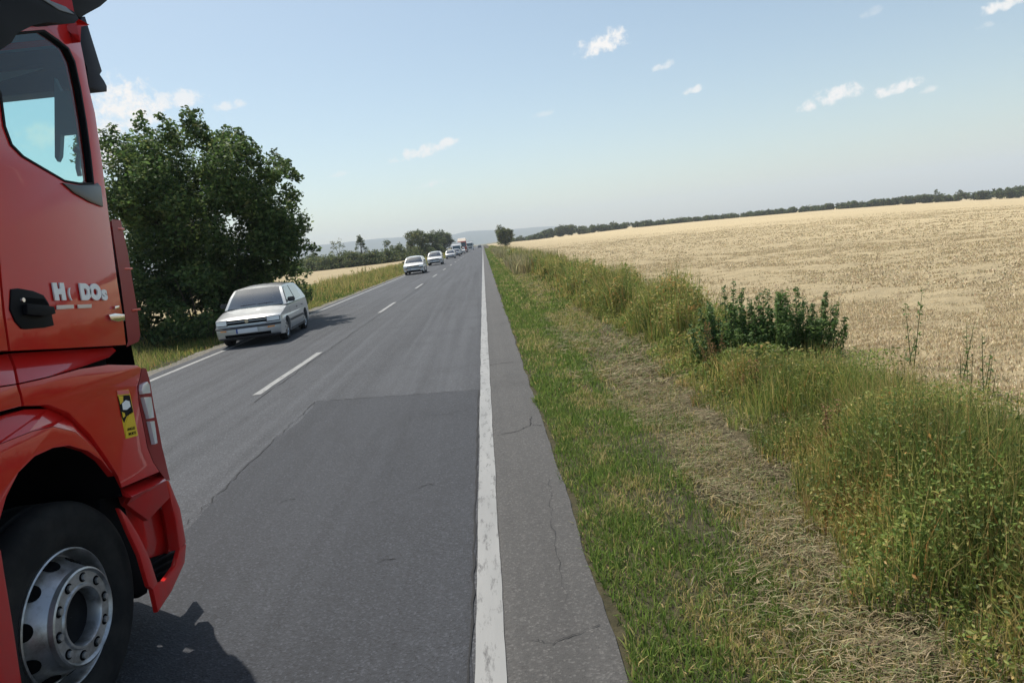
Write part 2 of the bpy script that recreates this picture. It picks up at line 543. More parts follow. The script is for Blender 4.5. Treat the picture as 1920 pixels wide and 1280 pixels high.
def leaves(P, size, tint, rng, aspect=0.55, up=0.35, fold=0.25, jit=0.35):
    """diamond leaves, folded along the midrib; returns V, F, C"""
    n = len(P)
    size = np.broadcast_to(size, n) * rng.uniform(1 - jit, 1 + jit, n)
    d = rand_unit(n, rng)
    d[:, 2] = d[:, 2] * 0.6 - 0.1
    d /= np.linalg.norm(d, axis=1)[:, None]
    nn = rand_unit(n, rng) + np.array([0, 0, up * 2])
    s = np.cross(d, nn)
    s /= np.maximum(np.linalg.norm(s, axis=1)[:, None], 1e-6)
    nn = np.cross(s, d)
    L = size[:, None]
    V = np.empty((n, 4, 3))
    V[:, 0] = P - d * L * 0.5
    V[:, 1] = P + s * L * aspect * 0.5 + nn * L * fold * 0.3
    V[:, 2] = P + d * L * 0.5
    V[:, 3] = P - s * L * aspect * 0.5 + nn * L * fold * 0.3
    i = np.arange(n)[:, None] * 4
    F = np.concatenate([i + np.array([[0, 1, 2]]), i + np.array([[0, 2, 3]])])
    C = np.repeat(tint, 4, axis=0)
    return V.reshape(-1, 3), F, C

def blades(P, h, w, tint, rng, lean=0.35, dirn=None, tip=1.0):
    """curved tapering blades: 5 vertices, a quad and a triangle each"""
    n = len(P)
    h = np.broadcast_to(h, n)
    w = np.broadcast_to(w, n)
    a = rng.uniform(0, 2 * np.pi, n)
    side = np.stack([np.cos(a), np.sin(a), np.zeros(n)], 1)
    b = rng.uniform(0, 2 * np.pi, n) if dirn is None else dirn
    ld = np.stack([np.cos(b), np.sin(b), np.zeros(n)], 1)
    la = (np.abs(rng.normal(0, 1, n)) * lean)[:, None]
    up = np.array([0, 0, 1.0])
    d1 = up + ld * la * 0.6
    d1 /= np.linalg.norm(d1, axis=1)[:, None]
    d2 = up * 0.9 + ld * la * 2.0
    d2 /= np.linalg.norm(d2, axis=1)[:, None]
    hh, ww = h[:, None], w[:, None]
    V = np.empty((n, 5, 3))
    V[:, 0] = P - side * ww * 0.5
    V[:, 1] = P + side * ww * 0.5
    mid = P + d1 * hh * 0.55
    V[:, 2] = mid + side * ww * 0.42
    V[:, 3] = mid - side * ww * 0.42
    V[:, 4] = mid + d2 * hh * 0.45
    i = np.arange(n)[:, None] * 5
    C = np.repeat(tint, 5, axis=0)
    return V.reshape(-1, 3), (i + np.array([[0, 1, 2, 3]]), i + np.array([[3, 2, 4]])), C

def blade_obj(name, parts, mat, parent=None):
    V, Q, T, C, off = [], [], [], [], 0
    for v, (q, t), c in parts:
        V.append(v); C.append(c); Q.append(q + off); T.append(t + off)
        off += len(v)
    return np_mesh(name, np.concatenate(V), [np.concatenate(Q), np.concatenate(T)], mat, parent, np.concatenate(C))

def leaf_obj(name, parts, mat, parent=None):
    V, F, C, off = [], [], [], 0
    for v, f, c in parts:
        V.append(v); C.append(c); F.append(f + off)
        off += len(v)
    return np_mesh(name, np.concatenate(V), [np.concatenate(F)], mat, parent, np.concatenate(C))

def palette(n, cols, weights, rng, var=0.25):
    cols = np.array(cols)
    i = rng.choice(len(cols), n, p=np.array(weights) / np.sum(weights))
    c = cols[i] * rng.uniform(1 - var, 1 + var, (n, 1)) * rng.uniform(0.93, 1.07, (n, 3))
    return np.clip(c, 0.005, 0.9)

def tube(pts, rad, seg=7):
    V, F = [], []
    for i, p in enumerate(pts):
        a = Vector(pts[max(i - 1, 0)])
        b = Vector(pts[min(i + 1, len(pts) - 1)])
        d = (b - a).normalized()
        s = d.cross(Vector((0.3, 0.2, 1)) if abs(d.z) < 0.9 else Vector((1, 0.1, 0))).normalized()
        t = d.cross(s)
        for k in range(seg):
            th = 2 * math.pi * k / seg
            V.append(tuple(Vector(p) + (s * math.cos(th) + t * math.sin(th)) * rad[i]))
        if i:
            o = (i - 1) * seg
            for k in range(seg):
                F.append((o + k, o + (k + 1) % seg, o + seg + (k + 1) % seg, o + seg + k))
    F.append(tuple(range(seg))[::-1])
    F.append(tuple(range(len(V) - seg, len(V))))
    return V, F

BARK = principled('bark', (0.09, 0.07, 0.05), 0.9)
_k = NT(BARK)
_k.base(_k.mix(_k.range(_k.noise(_k.mapping((8, 8, 1.5)), 1.0, 4), 0.35, 0.7), (0.05, 0.04, 0.03), (0.15, 0.12, 0.09)))
_k.bump(_k.noise(_k.mapping((10, 10, 2)), 1.0, 4), 0.8, 0.03)

def wood(name, root_h, targets, r0, rng, parent, base=(0, 0, 0)):
    """tapered trunk with limbs reaching out to the leaf clumps"""
    V, F = [], []
    def add(vf):
        o = len(V)
        V.extend(vf[0]); F.extend([tuple(i + o for i in f) for f in vf[1]])
    top = Vector(base) + Vector((rng.uniform(-.3, .3), rng.uniform(-.3, .3), root_h))
    b = Vector(base)
    add(tube([b + Vector((0, 0, -0.15)), b.lerp(top, 0.3) + Vector((0.05, 0.03, 0)), b.lerp(top, 0.7), top], [r0 * 1.35, r0, r0 * 0.8, r0 * 0.55], 9))
    for t in targets:
        t = Vector(t)
        st = b.lerp(top, rng.uniform(0.35, 1.0))
        mid = st.lerp(t, 0.5) + Vector((rng.uniform(-.2, .2), rng.uniform(-.2, .2), 0.12 * (t - st).length))
        q = st.lerp(mid, 0.5) + Vector((0, 0, 0.05))
        add(tube([st, q, mid, t], [r0 * 0.42, r0 * 0.3, r0 * 0.2, r0 * 0.06], 6))
    return mesh_obj(name, V, F, BARK, parent, True, 60)

def clump_crown(clumps, per, size, cols, weights, rng, shell=0.55, up=0.4):
    """leaves thrown into many small clumps; clumps: (x,y,z,r)"""
    parts = []
    for (x, y, z, r) in clumps:
        n = int(per * (r ** 2))
        if n < 3:
            continue
        u = rand_unit(n, rng)
        rr = r * (shell + (1 - shell) * rng.uniform(0, 1, n) ** 0.5) * rng.uniform(0.6, 1.15, n)
        P = np.array([x, y, z]) + u * rr[:, None] * np.array([1, 1, 0.8])
        tone = rng.uniform(0.8, 1.2)
        parts.append(leaves(P, size, palette(n, cols, weights, rng) * tone, rng, up=up))
    return parts

# ------------------------------------------------------------------ big roadside tree on the left
rg = np.random.default_rng(5)
GREENS = [(0.078, 0.128, 0.038), (0.12, 0.172, 0.052), (0.048, 0.085, 0.03), (0.18, 0.21, 0.072)]
tree = empty('roadside_tree', (-9.3, 23.0, terrain(-9.3, 23.0)))
tag(tree, 'large dark green broadleaf tree beside the road behind the silver hatchback', 'tree')
cl = []
while len(cl) < 185:
    u = rand_unit(1, rg)[0]
    rr = rg.uniform(0.35, 1.0) ** 0.6
    x, y, z = u * rr
    z0 = 3.85 + z * 3.05
    wx = 3.1 if z0 > 2.5 else 3.3
    px, py = x * wx, y * 3.0
    # squarish top, notch on the left side near the top
    if z0 > 6.4 and px < -2.4:
        continue
    cl.append((px, py, z0, rg.uniform(0.42, 0.8)))
for k in range(26):                                   # upright leaders breaking the skyline
    px = rg.uniform(-3.0, 2.4)
    zt = 6.5 - 0.16 * max(0, px) ** 2 - 0.04 * px * px + rg.uniform(-0.3, 0.3)
    py = rg.uniform(-1.6, 1.6)
    for q in range(3):
        cl.append((px + rg.uniform(-.08, .08), py, zt + q * 0.27, 0.34 - 0.08 * q))
for k in range(16):                                   # ragged twigs reaching over the road
    zt = rg.uniform(2.2, 5.6)
    for q in range(3):
        cl.append((2.6 + q * 0.34 + rg.uniform(-.1, .1), rg.uniform(-1.5, 1.0), zt + rg.uniform(-.15, .15), 0.36 - 0.07 * q))
crown = leaf_obj('crown', clump_crown(cl, 1000, 0.135, GREENS, [4, 3, 3, 0.8], rg), LEAF, tree)
wood('trunk', 3.6, [c[:3] for c in cl[:26]], 0.17, rg, tree)
def shrub(name, loc, sx, sy, h, n, per, size, cols, w, rng, label, cat='bush', group=None, stems=5):
    e = empty(name, (loc[0], loc[1], float(terrain(loc[0], loc[1]))))
    tag(e, label, cat, group)
    cl = []
    for _ in range(n):
        u = rand_unit(1, rng)[0] * rng.uniform(0.3, 1) ** 0.5
        r = rng.uniform(0.16, 0.3) * min(sx, h) if h > 1 else rng.uniform(0.14, 0.26) * h
        cl.append((u[0] * sx, u[1] * sy, max(r * 0.6, h * 0.5 + u[2] * h * 0.45), r))
    leaf_obj('foliage', clump_crown(cl, per, size, cols, w, rng), LEAF, e)
    V, F = [], []
    for c in cl[:stems]:
        v, f = tube([(c[0] * .15, c[1] * .15, -0.1), (c[0] * .5, c[1] * .5, c[2] * .5), c[:3]], [0.035, 0.025, 0.008], 5)
        o = len(V); V += v; F += [tuple(i + o for i in q) for q in f]
    mesh_obj('stem', V, F, BARK, e, True, 60)
    return e
bg_ = 'bushes under the big roadside tree'
for bx, by, sx, h, n_, lab in ((-11.3, 21.4, 1.5, 2.9, 60, 'dark bush in the shade beneath the big roadside tree, nearest the lorry'),
                               (-9.4, 21.5, 1.3, 2.6, 50, 'dark bush under the middle of the big roadside tree'),
                               (-8.2, 22.6, 1.2, 2.6, 46, 'dark bush under the big roadside tree, touching the left side of the silver hatchback'),
                               (-13.0, 23.5, 1.5, 3.0, 60, 'dark bush at the foot of the big roadside tree, showing right beside the lorry deflector'),
                               (-10.5, 20.6, 1.2, 1.5, 50, 'low dark bush in front of the big roadside tree, above the verge grass'),
                               (-8.7, 20.4, 1.0, 1.3, 40, 'low dark bush in front of the big roadside tree, at the silver hatchback bonnet'),
                               (-8.0, 26.2, 1.3, 2.6, 44, 'dark bush under the big roadside tree, right behind the silver hatchback roof')):
    shrub('bush', (bx, by), sx, 1.2, h, n_, 620, 0.14, GREENS, [3, 3, 3, 1], rg, lab, group=bg_)

# ------------------------------------------------------------------ trees farther off
def tree_at(name, x, y, h, w, label, rng, cols, wt_, per=60, size=0.5, trunk=0.3, group=None, low=0.12, n=None, shape='round'):
    e = empty(name, (x, y, float(terrain(x, y))))
    tag(e, label, 'tree', group)
    n = n or 34
    cl = []
    for _ in range(n):
        u = rand_unit(1, rng)[0] * rng.uniform(0.3, 1) ** 0.5
        zz = h * (low + (1 - low) * (0.5 + 0.5 * u[2]) * 0.93)
        k = 1.0 if shape == 'round' else max(0.35, 1 - abs(zz / h - 0.4))
        cl.append((u[0] * w * 0.42 * k, u[1] * w * 0.42 * k, zz, w * rng.uniform(0.1, 0.19)))
    leaf_obj('crown', clump_crown(cl, per, size, cols, wt_, rng, 0.3), LEAF, e)
    wood('trunk', h * 0.5, [c[:3] for c in cl[:10]], trunk * 0.6, rng, e)
    return e
FAR = [(0.075, 0.105, 0.042), (0.11, 0.14, 0.048), (0.05, 0.075, 0.033), (0.17, 0.17, 0.06)]
g = 'trees behind the left field'
tree_at('tree', -34.6, 160, 7.2, 4.6, 'tall pale airy tree behind the left field, left of the narrow pointed one', rg, FAR, [2, 2, 1, 1.5], 34, 0.34, 0.25, g, 0.1)
tree_at('tree', -28.6, 158, 8.2, 3.6, 'narrow pointed dark tree rising from the hedge behind the left field', rg, FAR, [2, 1, 3, 0.5], 110, 0.34, 0.25, g, 0.06, 40, 'cone')
tree_at('tree', -41.0, 162, 4.6, 5.0, 'low rounded tree at the left end of the far hedge, beside the big roadside tree', rg, FAR, [2, 2, 2, 1], 90, 0.4, 0.25, g, 0.05)
tree_at('tree', -22.5, 165, 5.6, 6.0, 'low broad tree in the hedge behind the nearest white hatchback', rg, FAR, [2, 2, 2, 1], 90, 0.4, 0.25, g, 0.05)
tree_at('tree', -18.4, 190, 8.4, 8.0, 'big bushy olive green tree above the second white car', rg, FAR, [2, 3, 1, 2], 80, 0.45, 0.35, g, 0.03, 46)
tree_at('tree', -15.0, 205, 8.0, 7.5, 'rounded dark green tree above the grey cars in the queue', rg, FAR, [2, 2, 3, 0.5], 80, 0.45, 0.35, g, 0.03, 46)
tree_at('tree', -16.5, 262, 8.6, 11.0, 'dark tree left of the red lorry at the end of the road', rg, FAR, [2, 1, 3, 0.5], 60, 0.55, 0.35, g, 0.03, 46)
tree_at('tree', 7.6, 222, 7.3, 6.6, 'lone rounded tree on the right verge near the end of the road', rg, FAR, [1.5, 3, 0.5, 2.5], 100, 0.42, 0.35, None, 0.03, 70)
# hedge belt behind the left field: one tangled mass
parts = []
for k in range(230):
    t = k / 229
    x = -75 + 62 * t + rg.uniform(-1, 1)
    y = 168 - 16 * math.exp(-((x + 30) / 18) ** 2) + rg.uniform(-2.5, 4) + max(0, x + 22) * 6
    r = rg.uniform(0.9, 1.7)
    parts += clump_crown([(x, y, rg.uniform(0.4, 2.7), r), (x + 0.5, y - 1, 0.6, r), (x, y + 1, 1.4, r)], 90, 0.42, FAR, [2, 3, 2, 1.5], rg, 0.3)
tag(leaf_obj('hedge', parts, LEAF), 'low green hedge belt behind the left field', 'hedge', None, 'stuff')
# tree line along the far side of the right field: one far-off wood
parts = []
hh = ([0.02, 0.077, 0.1, 0.125, 0.157, 0.196, 0.274, 0.384, 0.486, 0.549, 0.6, 0.652, 0.688, 0.8, 1.0], [2.5, 3.4, 5.5, 6.6, 4.9, 4.2, 3.3, 3.0, 3.6, 4.0, 4.6, 4.2, 5.6, 6.0, 6.0])
for k in range(560):
    a = rg.uniform(0.03, 0.9)
    R = rg.uniform(424, 440)
    x, y = R * math.sin(a), R * math.cos(a)
    h = np.interp(a, *hh) * rg.uniform(0.7, 1.15)
    r = rg.uniform(0.8, 2.6)
    z = float(terrain(x, y)) + max(0.6, h - r * 0.8)
    parts += clump_crown([(x, y, z, r), (x + rg.uniform(-2, 2), y, (z + float(terrain(x, y))) / 2, r)], 34, 1.0, FAR, [2, 2, 3, 0.4], rg, 0.2)
tag(leaf_obj('far_wood', parts, LEAF), 'dark line of far trees along the top edge of the right field', 'wood', None, 'stuff')
g = 'single trees standing out of the far tree line'
for a, h, w, lab in ((0.118, 7.4, 11, 'broad dark tree clump in the far tree line, just right of the road'), (0.196, 6.6, 3.5, 'small pointed tree standing out of the far tree line left of centre'), (0.611, 7.6, 4.0, 'slim tall tree standing out of the far tree line near the right edge'), (0.634, 6.0, 5.0, 'rounded tree right of the slim one in the far tree line')):
    tree_at('tree', 428 * math.sin(a), 428 * math.cos(a), h, w, lab, rg, FAR, [2, 2, 3, 0.5], 26, 0.8, 0.3, g, 0.03, 30)
TK = {
  'door_outer': [(-1.9, 2.592, 2.964), (-1.9, 3.125, 3.101), (-1.9, 3.31, 3.133), (-1.9, 3.486, 3.188), (-1.9, 3.573, 3.196), (-1.9, 3.597, 3.139), (-1.9, 3.597, 3.036), (-1.9, 3.59, 2.912), (-1.9, 3.6, 2.783), (-1.9, 3.577, 2.56), (-1.9, 3.545, 2.339), (-1.9, 3.519, 2.133), (-1.9, 3.489, 1.914), (-1.9, 3.478, 1.747), (-1.9, 3.451, 1.593), (-1.9, 2.963, 1.654), (-1.9, 2.642, 1.695), (-1.9, 2.658, 1.836), (-1.9, 2.684, 1.982), (-1.9, 2.723, 2.171), (-1.9, 2.65, 2.43), (-1.9, 2.61, 2.712)],
  'win': [(-1.9, 2.763, 2.886), (-1.9, 2.924, 2.957), (-1.9, 3.119, 3.033), (-1.9, 3.307, 3.099), (-1.9, 3.402, 3.085), (-1.9, 3.478, 3.067), (-1.9, 3.51, 3.013), (-1.9, 3.514, 2.887), (-1.9, 3.503, 2.718), (-1.9, 3.483, 2.559), (-1.9, 3.457, 2.407), (-1.9, 3.338, 2.397), (-1.9, 3.224, 2.399), (-1.9, 3.081, 2.442), (-1.9, 2.96, 2.479), (-1.9, 2.903, 2.52), (-1.9, 2.886, 2.592), (-1.9, 2.905, 2.729), (-1.9, 2.855, 2.831)],
  'trim': [(-1.892, 3.194, 2.393), (-1.892, 3.268, 2.352), (-1.892, 3.384, 2.317), (-1.892, 3.488, 2.3), (-1.892, 3.506, 2.402), (-1.892, 3.484, 2.419), (-1.892, 3.443, 2.407), (-1.892, 3.324, 2.394)],
  'handle': [(-1.893, 2.714, 1.933), (-1.893, 2.755, 1.934), (-1.893, 2.836, 1.918), (-1.893, 2.896, 1.895), (-1.893, 2.918, 1.858), (-1.893, 2.922, 1.807), (-1.893, 2.921, 1.76), (-1.893, 2.86, 1.758), (-1.893, 2.747, 1.766), (-1.893, 2.724, 1.771), (-1.893, 2.697, 1.803), (-1.893, 2.683, 1.854)],
  'text_H': [(-1.89, 2.959, 1.876), (-1.89, 2.979, 1.935), (-1.89, 3.046, 1.868)],
  'text_DO': [(-1.89, 3.141, 1.856), (-1.89, 3.163, 1.917), (-1.89, 3.308, 1.836)],
  'text_S': [(-1.89, 3.31, 1.841), (-1.89, 3.328, 1.88), (-1.89, 3.381, 1.843)],
  'sub1': [(-1.892, 2.966, 1.844), (-1.892, 3.081, 1.836), (-1.892, 3.08, 1.819), (-1.892, 2.96, 1.826)],
  'sub2': [(-1.892, 3.112, 1.833), (-1.892, 3.219, 1.826), (-1.892, 3.213, 1.809), (-1.892, 3.111, 1.816)],
  'badge': [(-1.89, 3.341, 1.761), (-1.89, 3.395, 1.763), (-1.89, 3.48, 1.749), (-1.89, 3.474, 1.719), (-1.89, 3.408, 1.718), (-1.89, 3.35, 1.733)],
  'glint': [(-1.89, 3.408, 1.798), (-1.89, 3.447, 1.797), (-1.89, 3.442, 1.783), (-1.89, 3.403, 1.784)],
  'rear_side': [(-1.9, 2.27, 2.871), (-1.9, 2.579, 2.96), (-1.9, 2.596, 2.705), (-1.9, 2.637, 2.429), (-1.9, 2.712, 2.171), (-1.9, 2.673, 1.983), (-1.9, 2.647, 1.837), (-1.9, 2.631, 1.697), (-1.9, 2.05, 1.767), (-1.9, 2.081, 2.36)],
  'defl_in': [(-1.93, 3.609, 2.244), (-1.93, 3.59, 2.081), (-1.93, 3.574, 1.912), (-1.93, 3.553, 1.743), (-1.93, 3.531, 1.602)],
  'defl_out': [(-2.0, 3.832, 2.259), (-2.0, 3.84, 2.086), (-2.0, 3.828, 1.905), (-2.0, 3.817, 1.722), (-2.0, 3.797, 1.608), (-2.0, 3.767, 1.575)],
  'ledge': [(-1.97, 2.736, 1.677), (-1.97, 3.068, 1.636), (-1.97, 3.456, 1.587), (-1.965, 3.475, 1.566), (-1.92, 3.319, 1.551), (-1.885, 3.019, 1.552), (-1.885, 2.798, 1.555), (-1.885, 2.627, 1.564), (-1.93, 2.691, 1.618)],
  'ledge_rear': [(-1.97, 2.213, 1.74), (-1.97, 2.723, 1.674), (-1.93, 2.679, 1.62), (-1.885, 2.612, 1.565), (-1.885, 2.525, 1.574), (-1.885, 2.084, 1.63)],
  'fender': [(-1.885, 2.625, 1.56), (-1.885, 2.796, 1.551), (-1.885, 3.017, 1.547), (-1.885, 3.246, 1.525), (-1.885, 3.494, 1.476), (-1.885, 3.529, 1.452), (-1.885, 3.486, 1.396), (-1.885, 3.452, 1.366), (-1.885, 3.437, 1.269), (-1.885, 3.436, 1.153), (-1.885, 3.432, 1.043), (-1.885, 3.459, 0.951), (-1.885, 3.502, 0.881), (-1.885, 3.141, 0.929), (-1.885, 3.13, 0.991), (-1.885, 3.08, 1.092), (-1.885, 2.992, 1.242), (-1.885, 2.88, 1.375), (-1.885, 2.766, 1.44), (-1.885, 2.627, 1.472), (-1.885, 2.629, 1.516)],
  'fender_rear': [(-1.885, 2.084, 1.627), (-1.885, 2.524, 1.57), (-1.885, 2.611, 1.561), (-1.885, 2.617, 1.514), (-1.885, 2.613, 1.474), (-1.885, 2.496, 1.481), (-1.885, 2.042, 1.483)],
  'arch_top': [(-1.92, 2.379, 1.46), (-1.92, 2.537, 1.457), (-1.92, 2.672, 1.45), (-1.92, 2.806, 1.418), (-1.92, 2.918, 1.352), (-1.92, 3.018, 1.231), (-1.92, 3.112, 1.069), (-1.92, 3.158, 0.993), (-1.87, 3.052, 1.052), (-1.865, 2.979, 1.164), (-1.865, 2.864, 1.292), (-1.865, 2.733, 1.354), (-1.865, 2.608, 1.37), (-1.865, 2.433, 1.372), (-1.865, 2.276, 1.357)],
  'arch_low': [(-1.865, 2.275, 1.355), (-1.865, 2.433, 1.37), (-1.865, 2.607, 1.368), (-1.865, 2.733, 1.352), (-1.865, 2.864, 1.29), (-1.865, 2.979, 1.162), (-1.865, 3.043, 1.052), (-1.865, 3.065, 1.015), (-1.865, 2.997, 1.117), (-1.865, 2.918, 1.187), (-1.865, 2.804, 1.248), (-1.865, 2.705, 1.27), (-1.865, 2.591, 1.271), (-1.865, 2.49, 1.241), (-1.865, 2.405, 1.178), (-1.865, 2.33, 1.086), (-1.865, 2.204, 1.124)],
  'arch_inner': [(-1.87, 2.21, 1.122), (-1.87, 2.336, 1.084), (-1.87, 2.411, 1.176), (-1.87, 2.497, 1.239), (-1.87, 2.598, 1.269), (-1.87, 2.712, 1.268), (-1.87, 2.812, 1.246), (-1.87, 2.925, 1.185), (-1.87, 3.005, 1.115), (-1.87, 3.074, 1.012), (-1.87, 3.097, 0.95), (-1.87, 3.106, 0.897)],
  'facet_top': [(-1.93, 3.208, 0.898), (-1.93, 3.597, 0.84), (-1.86, 3.501, 0.829), (-1.86, 3.325, 0.852), (-1.86, 3.164, 0.87)],
  'facet_low': [(-1.93, 3.207, 0.895), (-1.86, 3.164, 0.87), (-1.86, 3.325, 0.852), (-1.86, 3.501, 0.829), (-1.88, 3.542, 0.717), (-1.95, 3.415, 0.648), (-1.95, 3.259, 0.801)],
  'recess': [(-2.03, 3.335, 0.768), (-2.03, 3.401, 0.752), (-2.03, 3.556, 0.599), (-2.03, 3.844, 0.622), (-2.03, 3.837, 0.3), (-2.03, 3.504, 0.377), (-2.03, 3.439, 0.535), (-2.03, 3.373, 0.677)],
  'rim_strip': [(-1.89, 3.095, 0.845), (-1.89, 3.14, 0.786), (-1.89, 3.208, 0.646), (-1.89, 3.26, 0.489), (-1.89, 3.28, 0.354), (-1.89, 3.226, 0.345), (-1.89, 3.197, 0.382), (-1.89, 3.176, 0.561), (-1.89, 3.126, 0.721)],
  'grille': [(-1.99, 3.42, 0.427), (-1.99, 3.744, 0.323), (-1.99, 3.663, 0.257), (-1.99, 3.501, 0.239), (-1.99, 3.43, 0.272)],
  'lip': [(-1.89, 3.559, 0.408), (-1.89, 3.637, 0.402), (-1.89, 3.579, 0.313), (-1.89, 3.395, 0.243), (-1.89, 3.231, 0.217), (-1.89, 3.228, 0.35), (-1.89, 3.275, 0.356), (-1.89, 3.346, 0.33), (-1.89, 3.476, 0.347)],
  'edge_strip': [(-1.89, 3.59, 0.8), (-1.89, 3.598, 0.772), (-1.89, 3.648, 0.608), (-1.89, 3.639, 0.407), (-1.89, 3.556, 0.402), (-1.89, 3.573, 0.57), (-1.89, 3.565, 0.706), (-1.89, 3.557, 0.812)],
  'lens1': [(-1.886, 3.462, 1.344), (-1.886, 3.483, 1.371), (-1.886, 3.535, 1.375), (-1.886, 3.55, 1.356), (-1.886, 3.544, 1.31), (-1.886, 3.465, 1.323)],
  'lens2': [(-1.886, 3.469, 1.305), (-1.886, 3.542, 1.29), (-1.886, 3.532, 1.176), (-1.886, 3.483, 1.184)],
  'lens3': [(-1.886, 3.483, 1.169), (-1.886, 3.526, 1.16), (-1.886, 3.513, 1.038), (-1.886, 3.485, 1.041)],
  'band_in': [(-1.886, 3.531, 1.452), (-1.886, 3.488, 1.396), (-1.886, 3.454, 1.366), (-1.886, 3.439, 1.268), (-1.886, 3.438, 1.152), (-1.886, 3.434, 1.042), (-1.886, 3.461, 0.95), (-1.886, 3.503, 0.881), (-1.886, 3.55, 0.814)],
  'band_out': [(-1.94, 3.675, 1.43), (-1.94, 3.687, 1.355), (-1.94, 3.684, 1.3), (-1.94, 3.678, 1.209), (-1.94, 3.68, 1.09), (-1.94, 3.676, 0.971), (-1.94, 3.683, 0.893), (-1.94, 3.685, 0.835), (-1.94, 3.691, 0.769)],
  'sticker': [(-1.884, 3.26, 1.389), (-1.884, 3.363, 1.372), (-1.884, 3.369, 1.348), (-1.884, 3.364, 1.127), (-1.884, 3.252, 1.144)],
  'st_red': [(-1.882, 3.258, 1.39), (-1.882, 3.359, 1.37), (-1.882, 3.362, 1.349), (-1.882, 3.259, 1.368)],
  'st_blk': [(-1.882, 3.257, 1.363), (-1.882, 3.36, 1.344), (-1.882, 3.361, 1.253), (-1.882, 3.298, 1.248), (-1.882, 3.264, 1.224), (-1.882, 3.253, 1.26)],
  'st_yel1': [(-1.881, 3.26, 1.362), (-1.881, 3.3, 1.352), (-1.881, 3.291, 1.327), (-1.881, 3.263, 1.318)],
  'st_wht': [(-1.881, 3.278, 1.319), (-1.881, 3.316, 1.327), (-1.881, 3.346, 1.314), (-1.881, 3.346, 1.286), (-1.881, 3.308, 1.279), (-1.881, 3.276, 1.287)],
  'st_yel2': [(-1.881, 3.263, 1.279), (-1.881, 3.284, 1.268), (-1.881, 3.283, 1.252), (-1.881, 3.262, 1.249)],
  'st_yel': [(-1.882, 3.347, 1.269), (-1.882, 3.358, 1.217), (-1.882, 3.361, 1.128), (-1.882, 3.254, 1.144), (-1.882, 3.261, 1.202), (-1.882, 3.305, 1.24)],
  'st_t1': [(-1.881, 3.281, 1.194), (-1.881, 3.349, 1.183), (-1.881, 3.344, 1.17), (-1.881, 3.276, 1.181)],
  'st_t2': [(-1.881, 3.283, 1.171), (-1.881, 3.344, 1.159), (-1.881, 3.34, 1.146), (-1.881, 3.281, 1.155)],
  'mud': [(-2.0, 3.175, 1.079), (-2.0, 3.327, 0.869), (-2.0, 3.336, 0.66), (-2.0, 3.37, 0.494), (-2.0, 3.387, 0.291), (-2.0, 3.364, 0.261), (-2.0, 3.297, 0.275), (-2.0, 3.239, 0.332), (-2.0, 3.14, 0.537), (-2.0, 3.128, 0.823)],
  'step_rear': [(-1.9, 1.987, 1.229), (-1.9, 2.345, 1.021), (-1.9, 2.372, 0.987), (-1.9, 2.361, 0.886), (-1.9, 2.346, 0.724), (-1.9, 2.317, 0.458), (-1.9, 2.232, 0.24), (-1.9, 1.801, 0.581)],
  'visor': [(-1.93, 3.665, 3.243), (-1.93, 3.711, 3.284), (-1.93, 3.751, 3.304), (-1.93, 3.774, 3.207), (-1.93, 3.813, 3.044), (-1.93, 3.785, 3.02), (-1.93, 3.816, 2.995), (-1.93, 3.833, 2.971), (-1.93, 3.822, 2.94), (-1.93, 3.761, 2.927), (-1.93, 3.65, 2.924), (-1.93, 3.669, 3.032), (-1.93, 3.647, 3.06), (-1.93, 3.651, 3.15)],
  'roof_lip': [(-1.93, 3.454, 3.427), (-1.93, 4.177, 3.708), (-1.93, 4.067, 3.512), (-1.93, 4.025, 3.473), (-1.93, 3.936, 3.411), (-1.93, 3.781, 3.322), (-1.93, 3.704, 3.276), (-1.93, 3.655, 3.291), (-1.93, 3.55, 3.297)],
  'arm': [(-1.78, 2.648, 3.099), (-1.78, 3.019, 3.213), (-1.78, 3.176, 3.172), (-1.78, 3.273, 3.185), (-1.78, 3.372, 3.186), (-1.78, 3.397, 3.163), (-1.78, 3.353, 3.13), (-1.78, 3.262, 3.097), (-1.78, 3.141, 3.068), (-1.78, 3.028, 3.019), (-1.78, 2.948, 2.973), (-1.78, 2.914, 2.955), (-1.78, 2.864, 2.903), (-1.78, 2.782, 2.85), (-1.78, 2.597, 2.771)],
  'header': [(-2.446, 3.75, 2.972), (-2.099, 3.75, 3.056)],
  'band': [(-2.429, 3.75, 3.049), (-2.084, 3.75, 3.122)],
  'apil': [(-2.089, 3.75, 3.047), (-2.088, 3.75, 2.973), (-2.084, 3.75, 2.94), (-2.078, 3.75, 2.725), (-2.127, 3.75, 2.463), (-2.071, 3.75, 2.457)],
  'display': [(-2.079, 3.62, 2.98), (-2.069, 3.62, 2.942), (-2.061, 3.62, 2.915), (-1.965, 3.62, 2.894), (-2.006, 3.62, 2.696), (-2.104, 3.62, 2.698), (-2.132, 3.62, 2.594), (-2.151, 3.62, 2.568), (-2.16, 3.62, 2.591)],
  'grab': [(-2.053, 3.62, 2.607), (-2.033, 3.62, 2.623), (-2.024, 3.62, 2.612), (-2.041, 3.62, 2.57), (-2.053, 3.62, 2.525), (-2.051, 3.62, 2.484)],
}
# ------------------------------------------------------------------ red lorry overtaking on the left
TR = Vector((-3.15, 2.7, 0.0))
lorry = empty('lorry', TR)
tag(lorry, 'red lorry cab cut off by the left edge of the picture', 'lorry')

